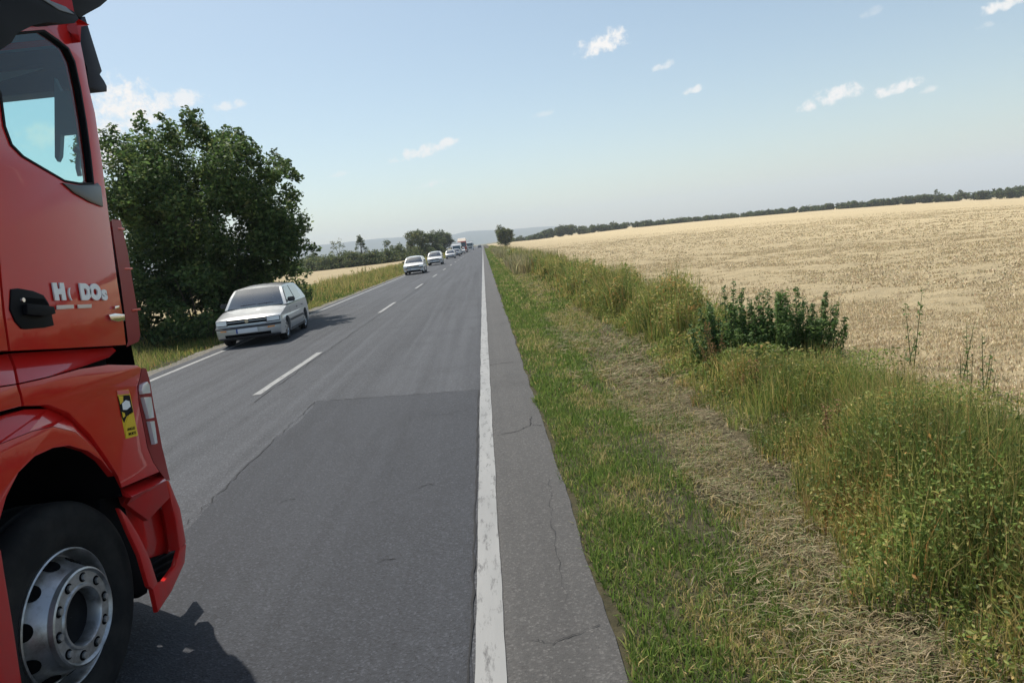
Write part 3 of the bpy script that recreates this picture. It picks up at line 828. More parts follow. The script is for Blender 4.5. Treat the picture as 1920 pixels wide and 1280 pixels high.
def paint(name, col, dirt=0.35):
    m = principled(name, col, 0.32, 0.0, 1.0)
    k = NT(m)
    z = k.xyz()[2]
    n = k.noise(k.mapping((6, 6, 2.5)), 1.0, 6, 0.65)
    c = k.mix(k.range(k.noise(k.pos, 0.9, 3), 0.3, 0.7), tuple(v * 0.92 for v in col), col)
    low = k.range(z, 1.2, 0.25, 0.12, 1.0)
    d = k.math('MULTIPLY', k.range(n, 0.42, 0.72, 0, dirt + 0.2), low)
    c = k.mix(d, c, (0.13, 0.1, 0.08))
    k.base(c)
    k.b.inputs['Specular IOR Level'].default_value = 0.15
    k.b.inputs['Coat Weight'].default_value = 0.85
    k.bump(k.noise(k.mapping((2.2, 2.2, 3.0)), 1.0, 2), 0.10, 0.05)
    r = k.n.new('ShaderNodeMix')
    k.l.new(d, r.inputs[0])
    r.inputs[2].default_value = 0.3
    r.inputs[3].default_value = 0.75
    k.l.new(r.outputs[0], k.b.inputs['Roughness'])
    return m
RED = paint('lorry_red', (0.6, 0.016, 0.014))
BLACKP = principled('black_plastic', (0.006, 0.0065, 0.009), 0.6, spec=0.14)
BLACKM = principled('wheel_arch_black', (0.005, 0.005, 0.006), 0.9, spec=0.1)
SILVER = principled('rim_silver', (0.5, 0.51, 0.53), 0.38, 0.85)
k_ = NT(SILVER)
k_.base(k_.mix(k_.range(k_.noise(k_.pos, 9.0, 5, 0.7), 0.42, 0.7), (0.5, 0.51, 0.53), (0.2, 0.19, 0.17)))
RUBBER = principled('tyre_rubber', (0.016, 0.016, 0.017), 0.85, spec=0.25)
k_ = NT(RUBBER)
k_.base(k_.mix(k_.range(k_.noise(k_.pos, 6.0, 5, 0.65), 0.4, 0.75), (0.012, 0.012, 0.013), (0.032, 0.031, 0.029)))
WHITEP = principled('white_lettering', (0.85, 0.86, 0.87), 0.45)
CHROME = principled('chrome', (0.75, 0.75, 0.76), 0.15, 1.0)
LENS = principled('lamp_lens', (0.72, 0.72, 0.74), 0.12, 0.1, 1.0)
INTERIOR = principled('cab_interior', (0.11, 0.21, 0.28), 0.75)
YEL = principled('sticker_yellow', (0.75, 0.5, 0.02), 0.45)
PINK = principled('sticker_red', (0.7, 0.16, 0.15), 0.45)
PALE = principled('pale_lettering', (0.75, 0.62, 0.55), 0.5)
def glass_mat(name, tint, refl=0.05):
    m = bpy.data.materials.new(name)
    m.use_nodes = True
    n, l = m.node_tree.nodes, m.node_tree.links
    n.remove(n['Principled BSDF'])
    t = n.new('ShaderNodeBsdfTransparent'); t.inputs[0].default_value = (*tint, 1)
    gl = n.new('ShaderNodeBsdfGlossy'); gl.inputs['Roughness'].default_value = 0.02
    gl.inputs['Color'].default_value = (0.9, 0.95, 1, 1)
    f = n.new('ShaderNodeLayerWeight'); f.inputs['Blend'].default_value = 0.5
    pw = n.new('ShaderNodeMath'); pw.operation = 'POWER'; pw.inputs[1].default_value = 5.0
    l.new(f.outputs['Facing'], pw.inputs[0])
    ad = n.new('ShaderNodeMath'); ad.operation = 'ADD'; ad.inputs[1].default_value = refl
    l.new(pw.outputs[0], ad.inputs[0])
    mx = n.new('ShaderNodeMixShader')
    l.new(ad.outputs[0], mx.inputs[0]); l.new(t.outputs[0], mx.inputs[1]); l.new(gl.outputs[0], mx.inputs[2])
    l.new(mx.outputs[0], n['Material Output'].inputs['Surface'])
    return m
SCREEN = glass_mat('car_windscreen', (0.6, 0.74, 0.74), 0.26)
CABGLASS = glass_mat('cab_glass', (0.66, 0.9, 0.88))

def loc(p):
    return Vector(p) - TR

def plate(name, pts, mat, thick=0.03, parent=lorry, bevel=0.005, mirror=False, axis=(-1, 0, 0), hole=None, local=False):
    """solid plate: outline pts (world), thickness along axis, optional window hole; mirror builds the far-side twin"""
    for s in ((1, -1) if mirror else (1,)):
        bm = bmesh.new()
        ax = Vector(axis) * thick
        loops = [pts] + ([hole] if hole else [])
        allp = [loc(p) if not local else Vector(p) for lp in loops for p in lp]
        if s < 0:
            allp = [Vector((-p.x, p.y, p.z)) for p in allp]
            ax = Vector((-ax.x, ax.y, ax.z))
        f = [bm.verts.new(p) for p in allp]
        b = [bm.verts.new(p + ax) for p in allp]
        # tessellate in the plane across the axis
        if abs(axis[0]) > 0.5:
            flat = [[Vector((p[1], p[2], 0)) for p in lp] for lp in loops]
        elif abs(axis[1]) > 0.5:
            flat = [[Vector((p[0], p[2], 0)) for p in lp] for lp in loops]
        else:
            flat = [[Vector((p[0], p[1], 0)) for p in lp] for lp in loops]
        for t in tessellate_polygon(flat):
            try:
                bm.faces.new([f[i] for i in t])
                bm.faces.new([b[i] for i in reversed(t)])
            except ValueError:
                pass
        o = 0
        for lp in loops:
            n = len(lp)
            for i in range(n):
                j = (i + 1) % n
                try:
                    bm.faces.new([f[o + i], f[o + j], b[o + j], b[o + i]])
                except ValueError:
                    pass
            o += n
        bmesh.ops.recalc_face_normals(bm, faces=bm.faces)
        if bevel:
            rim = []
            fs = set(f)
            for e in bm.edges:
                if e.verts[0] in fs and e.verts[1] in fs and len(e.link_faces) == 2 and e.calc_face_angle(0) > 1.0:
                    rim.append(e)
            if rim:
                bmesh.ops.bevel(bm, geom=rim, offset=bevel, segments=2, profile=0.6, affect='EDGES', clamp_overlap=True)
        ob = bm_obj(name, bm, mat, parent, True, 28)
        if s > 0:
            first = ob
    return first

def strip_surf(name, A, B, mat, parent=lorry, extra=None, mirror=True):
    rows = [A, B] + (extra or [])
    n = len(A)
    for s in ((1, -1) if mirror else (1,)):
        V = [Vector((s * loc(p).x, loc(p).y, loc(p).z)) for r in rows for p in r]
        F = [(j * n + i, (j + 1) * n + i, (j + 1) * n + i + 1, j * n + i + 1) for j in range(len(rows) - 1) for i in range(n - 1)]
        if s < 0:
            F = [f[::-1] for f in F]
        o = mesh_obj(name, V, F, mat, parent, True, 40)
        if s > 0:
            first = o
    return first

def box(name, lo, hi, mat, parent=lorry, bevel=0.01, local=False):
    bm = bmesh.new()
    a, b = (Vector(lo), Vector(hi)) if local else (loc(lo), loc(hi))
    bmesh.ops.create_cube(bm, size=1.0)
    for v in bm.verts:
        v.co = Vector((a[i] + (b[i] - a[i]) * (v.co[i] + 0.5) for i in range(3)))
    if bevel:
        bmesh.ops.bevel(bm, geom=list(bm.edges), offset=bevel, segments=2, profile=0.5, affect='EDGES', clamp_overlap=True)
    return bm_obj(name, bm, mat, parent, True, 40)

def resmooth(pts, it=1):
    """round a polygon's corners a little (Chaikin)"""
    for _ in range(it):
        out = []
        n = len(pts)
        for i in range(n):
            a, b = Vector(pts[i]), Vector(pts[(i + 1) % n])
            out += [tuple(a.lerp(b, 0.2)), tuple(a.lerp(b, 0.8))]
        pts = out
    return pts

win = resmooth(TK['win'])
door = plate('door', TK['door_outer'], RED, 0.05, mirror=True, hole=win, bevel=0.006)
plate('window_seal', [(-1.896, p[1], p[2]) for p in TK['win']], BLACKP, 0.03, door, 0.002,
      hole=[(-1.896, 3.2 + (p[1] - 3.2) * 0.955, 2.72 + (p[2] - 2.72) * 0.965) for p in TK['win']])
gl = mesh_obj('window_glass', [loc((-1.915, p[1], p[2])) for p in win], [tuple(range(len(win)))], CABGLASS, door)
plate('window_trim', TK['trim'], principled('trim_gloss', (0.012, 0.016, 0.02), 0.3, 0, 0.2), 0.02, door, 0.003)
hd = plate('door_handle', TK['handle'], BLACKP, 0.015, door, 0.006)
plate('handle_bar', [(-1.87, 2.75, 1.868), (-1.87, 2.915, 1.842), (-1.87, 2.915, 1.81), (-1.87, 2.85, 1.805), (-1.87, 2.74, 1.825)], BLACKP, 0.02, hd, 0.006)
plate('handle_recess', [(-1.8915, 2.77, 1.895), (-1.8915, 2.89, 1.878), (-1.8915, 2.915, 1.85), (-1.8915, 2.77, 1.872)], BLACKM, 0.004, hd, 0)
bm = bmesh.new()
bmesh.ops.create_cone(bm, cap_ends=True, segments=14, radius1=0.011, radius2=0.009, depth=0.008, matrix=Matrix.Translation(loc((-1.889, 2.758, 1.885))) @ Matrix.Rotation(math.pi / 2, 4, 'Y'))
bm_obj('key_lock', bm, CHROME, hd)
plate('cab_side', TK['rear_side'], RED, 0.05, mirror=True)
# lettering on the door
def lettering(name, text, origin, size, mat, parent, ang=0.0, extrude=0.002, offset=0.0, xs=1.0):
    cu = bpy.data.curves.new(name, 'FONT')
    cu.body = text
    cu.size = size
    cu.extrude = extrude
    cu.offset = offset
    o = bpy.data.objects.new(name, cu)
    COL.objects.link(o)
    bpy.context.view_layer.update()
    dg = bpy.context.evaluated_depsgraph_get()
    me = bpy.data.meshes.new_from_object(o.evaluated_get(dg))
    bpy.data.objects.remove(o)
    me.name = name
    c, s = math.cos(ang), math.sin(ang)
    for v in me.vertices:
        x, y = v.co.x * xs, v.co.y
        v.co = Vector((v.co.z + origin[0] - TR.x, origin[1] - TR.y + x * c - y * s, origin[2] - TR.z + x * s + y * c))
    me.materials.clear()
    me.materials.append(mat)
    return link(bpy.data.objects.new(name, me), parent)
lettering('lettering', 'H', (-1.893, 2.962, 1.874), 0.09, WHITEP, door, -0.07, 0.003, 0.0085, 1.12)
lettering('lettering', '(', (-1.893, 3.058, 1.872), 0.06, WHITEP, door, -0.07, 0.003, 0.001, 1.0)
lettering('lettering', 'DO', (-1.893, 3.150, 1.859), 0.092, WHITEP, door, -0.08, 0.003, 0.0085, 1.08)
lettering('lettering', 's', (-1.893, 3.318, 1.844), 0.082, WHITEP, door, -0.08, 0.003, 0.008, 1.15)
plate('lettering', TK['sub1'], PALE, 0.004, door, 0.001)
plate('lettering', TK['sub2'], PALE, 0.004, door, 0.001)
plate('badge', TK['badge'], CHROME, 0.008, door, 0.004)
plate('badge', TK['glint'], CHROME, 0.006, door, 0.002)  # small chrome plate standing in for a bright glint on the door
# corner wind deflector
dm = principled('shaded_red', (0.26, 0.007, 0.008), 0.5, spec=0.2)  # darker cab red: shade of the turned-away corner put into the colour
din = TK['defl_in'] + [(-1.935, 3.515, 1.575)]
strip_surf('corner_deflector', din, TK['defl_out'], dm, extra=[[(-2.2, p[1] + 0.06, p[2]) for p in TK['defl_out']]])
for z in (2.2, 1.98, 1.75):
    plate('deflector_clip', [(-1.965, 3.70, z), (-1.965, 3.79, z - 0.002), (-1.965, 3.79, z + 0.01), (-1.965, 3.70, z + 0.012)], RED, 0.03, bevel=0.002)
# lower body
plate('side_ledge', TK['ledge'], RED, 0.03, mirror=True)
plate('side_ledge', TK['ledge_rear'], RED, 0.03, mirror=True)
fender = plate('fender', TK['fender'], RED, 0.04, mirror=True, bevel=0.008)
plate('fender', TK['fender_rear'], RED, 0.04, mirror=True)
arch = plate('wheel_arch', TK['arch_low'], RED, 0.03, mirror=True, bevel=0.006)
plate('arch_flare', TK['arch_top'], RED, 0.03, arch, 0.004)
n = len(TK['arch_inner'])
strip_surf('arch_liner', TK['arch_inner'], [(-1.95, p[1] + (0.02 if p[1] > 2.7 else -0.02), p[2] - 0.005) for p in TK['arch_inner']], BLACKM, extra=[[(-2.55, p[1], p[2]) for p in TK['arch_inner']]])
box('inner_wall', (-2.62, 1.5, 0.5), (-2.56, 3.7, 1.6), BLACKM)
box('under_door_shadow_gap', (-2.1, 1.45, 1.54), (-4.2, 3.5, 1.72), BLACKM).name = 'cab_floor_shadow_gap'  # black floor box, also standing in for the shadow gap under the door
plate('inner_panel', [(-2.0, 2.0, 1.73), (-2.0, 3.43, 1.62), (-2.0, 3.40, 1.3), (-2.0, 3.2, 1.3), (-2.0, 3.0, 1.4), (-2.0, 2.0, 1.45)], BLACKM, 0.03, mirror=True, bevel=0)
bumper = plate('bumper_facet', TK['facet_low'], RED, 0.03, mirror=True)
plate('bumper_facet', TK['facet_top'], RED, 0.03, mirror=True, bevel=0.003)
plate('bumper_recess', TK['recess'], RED, 0.02, mirror=True, bevel=0)
plate('bumper_rim', TK['rim_strip'], RED, 0.02, mirror=True, bevel=0.006)
gr = plate('bumper_grille', TK['grille'], BLACKM, 0.05, mirror=True, bevel=0)
for i in range(4):
    z = 0.405 - i * 0.038
    plate('grille_slat', [(-1.975, 3.41 + 0.01 * i, z), (-1.975, 3.70 - 0.05 * i, z - 0.055 + 0.006 * i), (-1.975, 3.70 - 0.05 * i, z - 0.065 + 0.006 * i), (-1.975, 3.41 + 0.01 * i, z - 0.012)], BLACKP, 0.02, gr, 0.002)
plate('bumper_lip', TK['lip'], RED, 0.025, mirror=True, bevel=0.008)
plate('bumper_edge', TK['edge_strip'], RED, 0.06, mirror=True, bevel=0.012)
plate('mud_guard', TK['mud'], BLACKM, 0.5, bevel=0.02)
box('bumper_back', (-2.06, 3.36, 0.27), (-4.24, 3.40, 1.42), BLACKM)
plate('step_panel', TK['step_rear'], RED, 0.25, mirror=True, bevel=0.015)
# headlight band and front
band = strip_surf('headlight_surround', TK['band_in'], TK['band_out'], dm, extra=[[(-2.3, p[1] + 0.2, p[2]) for p in TK['band_out']], [(-2.75, p[1] + 0.28, p[2]) for p in TK['band_out']], [(-3.15, p[1] + 0.3, p[2]) for p in TK['band_out']]])
for nm in ('lens1', 'lens2', 'lens3'):
    plate('headlight', [(-1.872, p[1], p[2]) for p in TK[nm]], LENS, 0.02, band, 0.003)
lowf = [(-1.99, 3.66, 0.8), (-1.99, 3.66, 0.42), (-1.99, 3.5, 0.24)]
strip_surf('front_bumper', lowf, [(-2.4, 3.9, p[2]) for p in lowf], RED, extra=[[(-3.15, 3.98, p[2]) for p in lowf]])
upf = [(-2.02, 3.70, 2.2), (-2.02, 3.72, 1.8), (-2.02, 3.72, 1.45)]
strip_surf('front_grille', upf, [(-2.5, 3.93, p[2]) for p in upf], BLACKP, extra=[[(-3.15, 3.98, p[2]) for p in upf]])
# blind-spot sticker: red band, pictogram, yellow panel with two printed lines
st = plate('warning_sticker', TK['sticker'], YEL, 0.0015, fender, 0)
for nm, mt in (('st_red', PINK), ('st_blk', BLACKP), ('st_yel1', YEL), ('st_wht', WHITEP), ('st_yel2', YEL), ('st_yel', YEL)):
    plate('sticker_print', [(p[0], p[1], p[2]) for p in TK[nm]], mt, 0.001, st, 0)
lettering('sticker_print', 'ANGLES', (-1.8805, 3.275, 1.178), 0.019, BLACKP, st, -0.15, 0.0003, 0.0004)
lettering('sticker_print', 'MORTS', (-1.8805, 3.277, 1.153), 0.019, BLACKP, st, -0.15, 0.0003, 0.0004, 1.1)
# cab shell: roof, back wall, windscreen frame, interior
def shell(name, lo, hi, mat, bev=0.03):
    return box(name, lo, hi, mat, bevel=bev)
shell('roof', (-1.98, 1.42, 3.22), (-4.32, 3.52, 3.6), RED, 0.12)
shell('headliner', (-1.97, 1.5, 3.13), (-4.33, 3.66, 3.20), INTERIOR, 0.01)
shell('back_wall', (-1.93, 1.36, 1.55), (-4.37, 1.44, 3.5), RED, 0.03)
shell('chassis', (-2.7, -2.5, 0.6), (-3.6, 3.4, 0.95), BLACKM, 0.03)
zt = 3.0
wf_out = [(-2.045, 3.76, 2.0), (-2.045, 3.70, 3.2), (-4.255, 3.70, 3.2), (-4.255, 3.76, 2.0)]
wf_in = [(-2.125, 3.76, 2.2), (-2.115, 3.76, 2.55), (-2.08, 3.73, 2.93), (-2.105, 3.72, 2.95), (-2.10, 3.72, 3.045), (-2.45, 3.72, 2.975), (-4.15, 3.72, 2.975), (-4.2, 3.76, 2.2)]
fr = plate('windscreen_frame', wf_out, INTERIOR, 0.04, axis=(0, 1, 0), hole=wf_in, bevel=0)
mesh_obj('windscreen', [loc((p[0], p[1] + 0.03, p[2])) for p in wf_in], [tuple(range(len(wf_in)))], glass_mat('windscreen_glass', (0.85, 0.97, 0.95)), fr)
plate('sun_blind', [(-2.05, 3.66, 3.06), (-2.05, 3.66, 3.135), (-4.2, 3.66, 3.09), (-4.2, 3.66, 3.0), (-2.45, 3.66, 2.985)], principled('blind_fabric', (0.14, 0.2, 0.23), 0.8), 0.015, fr, 0.003, axis=(0, 1, 0))
plate('mirror_display', TK['display'], INTERIOR, 0.03, fr, 0.004, axis=(0, 1, 0))
v, f = tube([loc(p) for p in TK['grab']], [0.012] * 6, 7)
mesh_obj('grab_handle', v, f, INTERIOR, fr, True)
plate('dashboard', [(-2.0, 3.1, 2.12), (-2.0, 3.72, 2.28), (-2.0, 3.72, 1.7), (-2.0, 3.1, 1.7)], INTERIOR, 2.3, bevel=0.02)
for sx in (-2.45, -3.85):
    s_ = box('seat', (sx - 0.25, 2.0, 1.75), (sx + 0.25, 2.5, 2.15), INTERIOR, bevel=0.06)
    box('backrest', (sx - 0.25, 1.85, 2.1), (sx + 0.25, 2.02, 2.75), INTERIOR, s_, 0.06)
# outside sun visor, roof lip and camera arm
vz = plate('sun_visor', TK['visor'], principled('visor_smoke', (0.008, 0.008, 0.016), 0.5, spec=0.15), 2.44, bevel=0.006)
plate('roof_lip', TK['roof_lip'], BLACKP, 2.44, bevel=0.02)
arm = plate('mirror_camera_arm', TK['arm'], BLACKP, 0.16, bevel=0.03)
plate('arm_edge', [(-1.775, 2.99, 3.205), (-1.775, 3.19, 3.172), (-1.775, 3.3, 3.185), (-1.775, 3.36, 3.17), (-1.775, 3.24, 3.15), (-1.775, 3.1, 3.16)], principled('arm_grey', (0.12, 0.13, 0.15), 0.35), 0.01, arm, 0.003)

# wheels
def lathe(profile, seg=48, axis_x=True):
    """profile: list of (x, r)"""
    V, F = [], []
    n = len(profile)
    for k in range(seg):
        a = 2 * math.pi * k / seg
        for x, r in profile:
            V.append((x, r * math.cos(a), r * math.sin(a)))
    for k in range(seg):
        for i in range(n - 1):
            a, b = k * n + i, ((k + 1) % seg) * n + i
            F.append((a, a + 1, b + 1, b))
    return V, F

def lorry_wheel(x, y, s):
    """x: outer face of the tyre; s=+1 faces right"""
    hub = bpy.data.objects.new('front_wheel', None)
    link(hub, lorry)
    hub.location = loc((x, y, 0.503))
    if s < 0:
        hub.rotation_euler = (0, 0, math.pi)
    V, F = lathe([(-0.31, 0.29), (-0.32, 0.36), (-0.31, 0.46), (-0.27, 0.497), (-0.215, 0.503), (-0.205, 0.49), (-0.19, 0.49), (-0.18, 0.503), (-0.12, 0.503), (-0.11, 0.49), (-0.095, 0.49), (-0.085, 0.503), (-0.045, 0.50), (-0.015, 0.482), (-0.002, 0.455), (0.0, 0.42), (-0.004, 0.405), (-0.001, 0.395), (-0.006, 0.35), (-0.018, 0.318), (-0.03, 0.3), (-0.034, 0.288)], 72)
    mesh_obj('tyre', V, F, RUBBER, hub, True, 40)
    V, F = lathe([(-0.034, 0.296), (-0.022, 0.296), (-0.018, 0.29), (-0.022, 0.285), (-0.05, 0.28), (-0.105, 0.274), (-0.108, 0.268), (-0.08, 0.257), (-0.03, 0.228), (0.012, 0.209), (0.02, 0.203)], 72)
    rim = mesh_obj('rim', V, F, SILVER, hub, True, 50)
    V, F = lathe([(0.022, 0.209), (0.042, 0.205), (0.046, 0.197), (0.038, 0.19), (0.034, 0.187), (0.034, 0.138), (0.042, 0.133), (0.042, 0.123), (0.034, 0.118), (-0.03, 0.116), (-0.035, 0.06), (-0.035, 0.001)], 60)
    fl = mesh_obj('wheel_flange', V, F, SILVER, rim, True, 50)
    V, F = lathe([(-0.02, 0.1165), (-0.025, 0.1), (-0.02, 0.05), (-0.018, 0.001)], 40)
    mesh_obj('hub_cap', V, F, BLACKP, rim, True)
    def disc(nm, mat, r_c, ang, rx, ry, x0, x1, par, seg=16, tilt=0.0):
        bm = bmesh.new()
        a = [bm.verts.new((x0 + (math.cos(2 * math.pi * i / seg) * ry) * math.tan(tilt) * -1, (r_c + ry * math.cos(2 * math.pi * i / seg)), rx * math.sin(2 * math.pi * i / seg))) for i in range(seg)]
        b = [bm.verts.new(v.co - Vector((x0 - x1, 0, 0))) for v in a]
        bm.faces.new(a)
        bm.faces.new(b[::-1])
        for i in range(seg):
            j = (i + 1) % seg
            bm.faces.new([a[j], a[i], b[i], b[j]])
        bmesh.ops.recalc_face_normals(bm, faces=bm.faces)
        bmesh.ops.rotate(bm, verts=bm.verts, cent=(0, 0, 0), matrix=Matrix.Rotation(ang, 3, 'X'))
        return bm_obj(nm, bm, mat, par, True, 40)
    for i in range(10):
        a = 2 * math.pi * (i + 0.5) / 10
        disc('hand_hole', BLACKM, 0.2425, a, 0.037, 0.0178, -0.052, -0.09, rim, 18, math.radians(60))
        disc('nut_hole', BLACKM, 0.1625, a + 0.31, 0.024, 0.021, 0.0355, 0.022, rim, 14)
        disc('wheel_nut', SILVER, 0.1625, a + 0.31, 0.0145, 0.0145, 0.046, 0.025, rim, 6)
    return hub
lorry_wheel(-1.955, 2.735, 1)
lorry_wheel(-4.345, 2.715, -1)
box('front_axle', (-2.3, 2.62, 0.42), (-4.0, 2.8, 0.58), BLACKM)
# ------------------------------------------------------------------ cars
def car_paint(name, col, metal=0.0, rough=0.35):
    m = principled(name, col, rough, metal, 1.0)
    k = NT(m)
    k.base(k.mix(k.range(k.noise(k.pos, 2.2, 4), 0.35, 0.7), tuple(v * 0.9 for v in col), col))
    return m
SILVERPAINT = car_paint('silver_paint', (0.52, 0.54, 0.55), 0.45, 0.36)
WHITEPAINT = car_paint('white_paint', (0.78, 0.78, 0.77))
GREYPAINT = car_paint('grey_paint', (0.22, 0.23, 0.25), 0.4)
DARKPAINT = car_paint('dark_paint', (0.035, 0.04, 0.05), 0.2)
CARGLASS = principled('car_glass', (0.03, 0.055, 0.065), 0.04, 0.0, 1.0, 1.5)
HEADLAMP = principled('headlamp_glass', (0.9, 0.9, 0.88), 0.1, 0.0, 1.0)
AMBER = principled('amber_lens', (0.8, 0.28, 0.03), 0.2, 0, 1.0)
PLATEW = principled('number_plate_white', (0.75, 0.76, 0.78), 0.4)
PLATEB = principled('number_plate_blue', (0.03, 0.07, 0.3), 0.4)
GREYTRIM = principled('grey_trim', (0.04, 0.042, 0.046), 0.55)
SEATS = principled('car_trim_dark', (0.02, 0.02, 0.022), 0.8)

def arc(cy, cz, r, a0, a1, n):
    return [(cy + r * math.cos(math.radians(a0 + (a1 - a0) * i / n)), cz + r * math.sin(math.radians(a0 + (a1 - a0) * i / n))) for i in range(n + 1)]

class CarShape:
    def __init__(s, L=4.02, W=1.69, H=1.42, hood=0.93, suv=0.0):
        s.L, s.W, s.H = L, W, H
        s.f = L / 4.02
        s.belt = hood
        s.fw, s.rw, s.r = -1.17 * s.f, 1.305 * s.f, 0.295 + suv * 0.05
        s.clear = 0.2 + suv * 0.05
    def body_profile(s):
        f, b, c = s.f, s.belt, s.clear
        k = b / 0.93
        pts = [(-1.93, c + .02), (-2.0, c + .09), (-2.02, .42 * k), (-2.0, .515 * k), (-1.945, .53 * k), (-1.94, .56 * k), (-1.925, .70 * k), (-1.88, .735 * k), (-1.7, .775 * k), (-1.35, .84 * k), (-1.1, .89 * k), (-.94, .91 * k), (-.6, .93 * k), (0, .945 * k), (.8, .955 * k), (1.5, .965 * k), (1.86, .955 * k), (1.95, .88 * k), (1.99, .66 * k), (2.01, .54 * k), (2.01, c + .12), (1.93, c + .04)]
        pts = [(y * f, z) for y, z in pts]
        ar = s.r + 0.045
        a0 = math.degrees(math.asin((c - s.r) / ar))
        pts += arc(s.rw, s.r, ar, a0, 180 - a0, 10)
        pts += [(0.0, c)]
        pts += arc(s.fw, s.r, ar, a0, 180 - a0, 10)
        return pts
    def section(s, y, z, t):
        """plan taper and shoulder rounding at lateral position t (-1..1)"""
        a = abs(t)
        L2 = s.L / 2
        e = a ** 5
        if y < -1.3 * s.f:
            y = y + e * 0.17 * s.f * ((-y - 1.3 * s.f) / (L2 - 1.3 * s.f))
        if y > 1.4 * s.f:
            y = y - e * 0.16 * ((y - 1.4 * s.f) / (L2 - 1.4 * s.f))
        if z > 0.62 * s.belt / 0.93:
            z = z - 0.055 * a ** 4 * min(1, (z - 0.62) / 0.2)
        w = s.W / 2 * (1 - 0.035 * max(0, (0.45 - z) / 0.3) - 0.03 * max(0, (z - 0.6) / 0.35))
        if y < -1.2 * s.f:
            w *= 1 - 0.06 * ((-y - 1.2 * s.f) / (L2 - 1.2 * s.f)) ** 2
        return (w * t, y, z)
    def cabin(s):
        b, H, f = s.belt, s.H, s.f
        return [(-.96 * f, b - .03), (-.66 * f, b + (H - b) * .52), (-.39 * f, H - .065), (-.24 * f, H - .03), (.3 * f, H), (.95 * f, H - .005), (1.3 * f, H - .04), (1.43 * f, H - .1), (1.7 * f, b + (H - b) * .42), (1.9 * f, b - .02)]
    def cab_x(s, z):
        q = (z - s.belt) / (s.H - s.belt)
        return (s.W / 2 * 0.955) * (1 - 0.215 * q - 0.03 * max(0, q) ** 3)

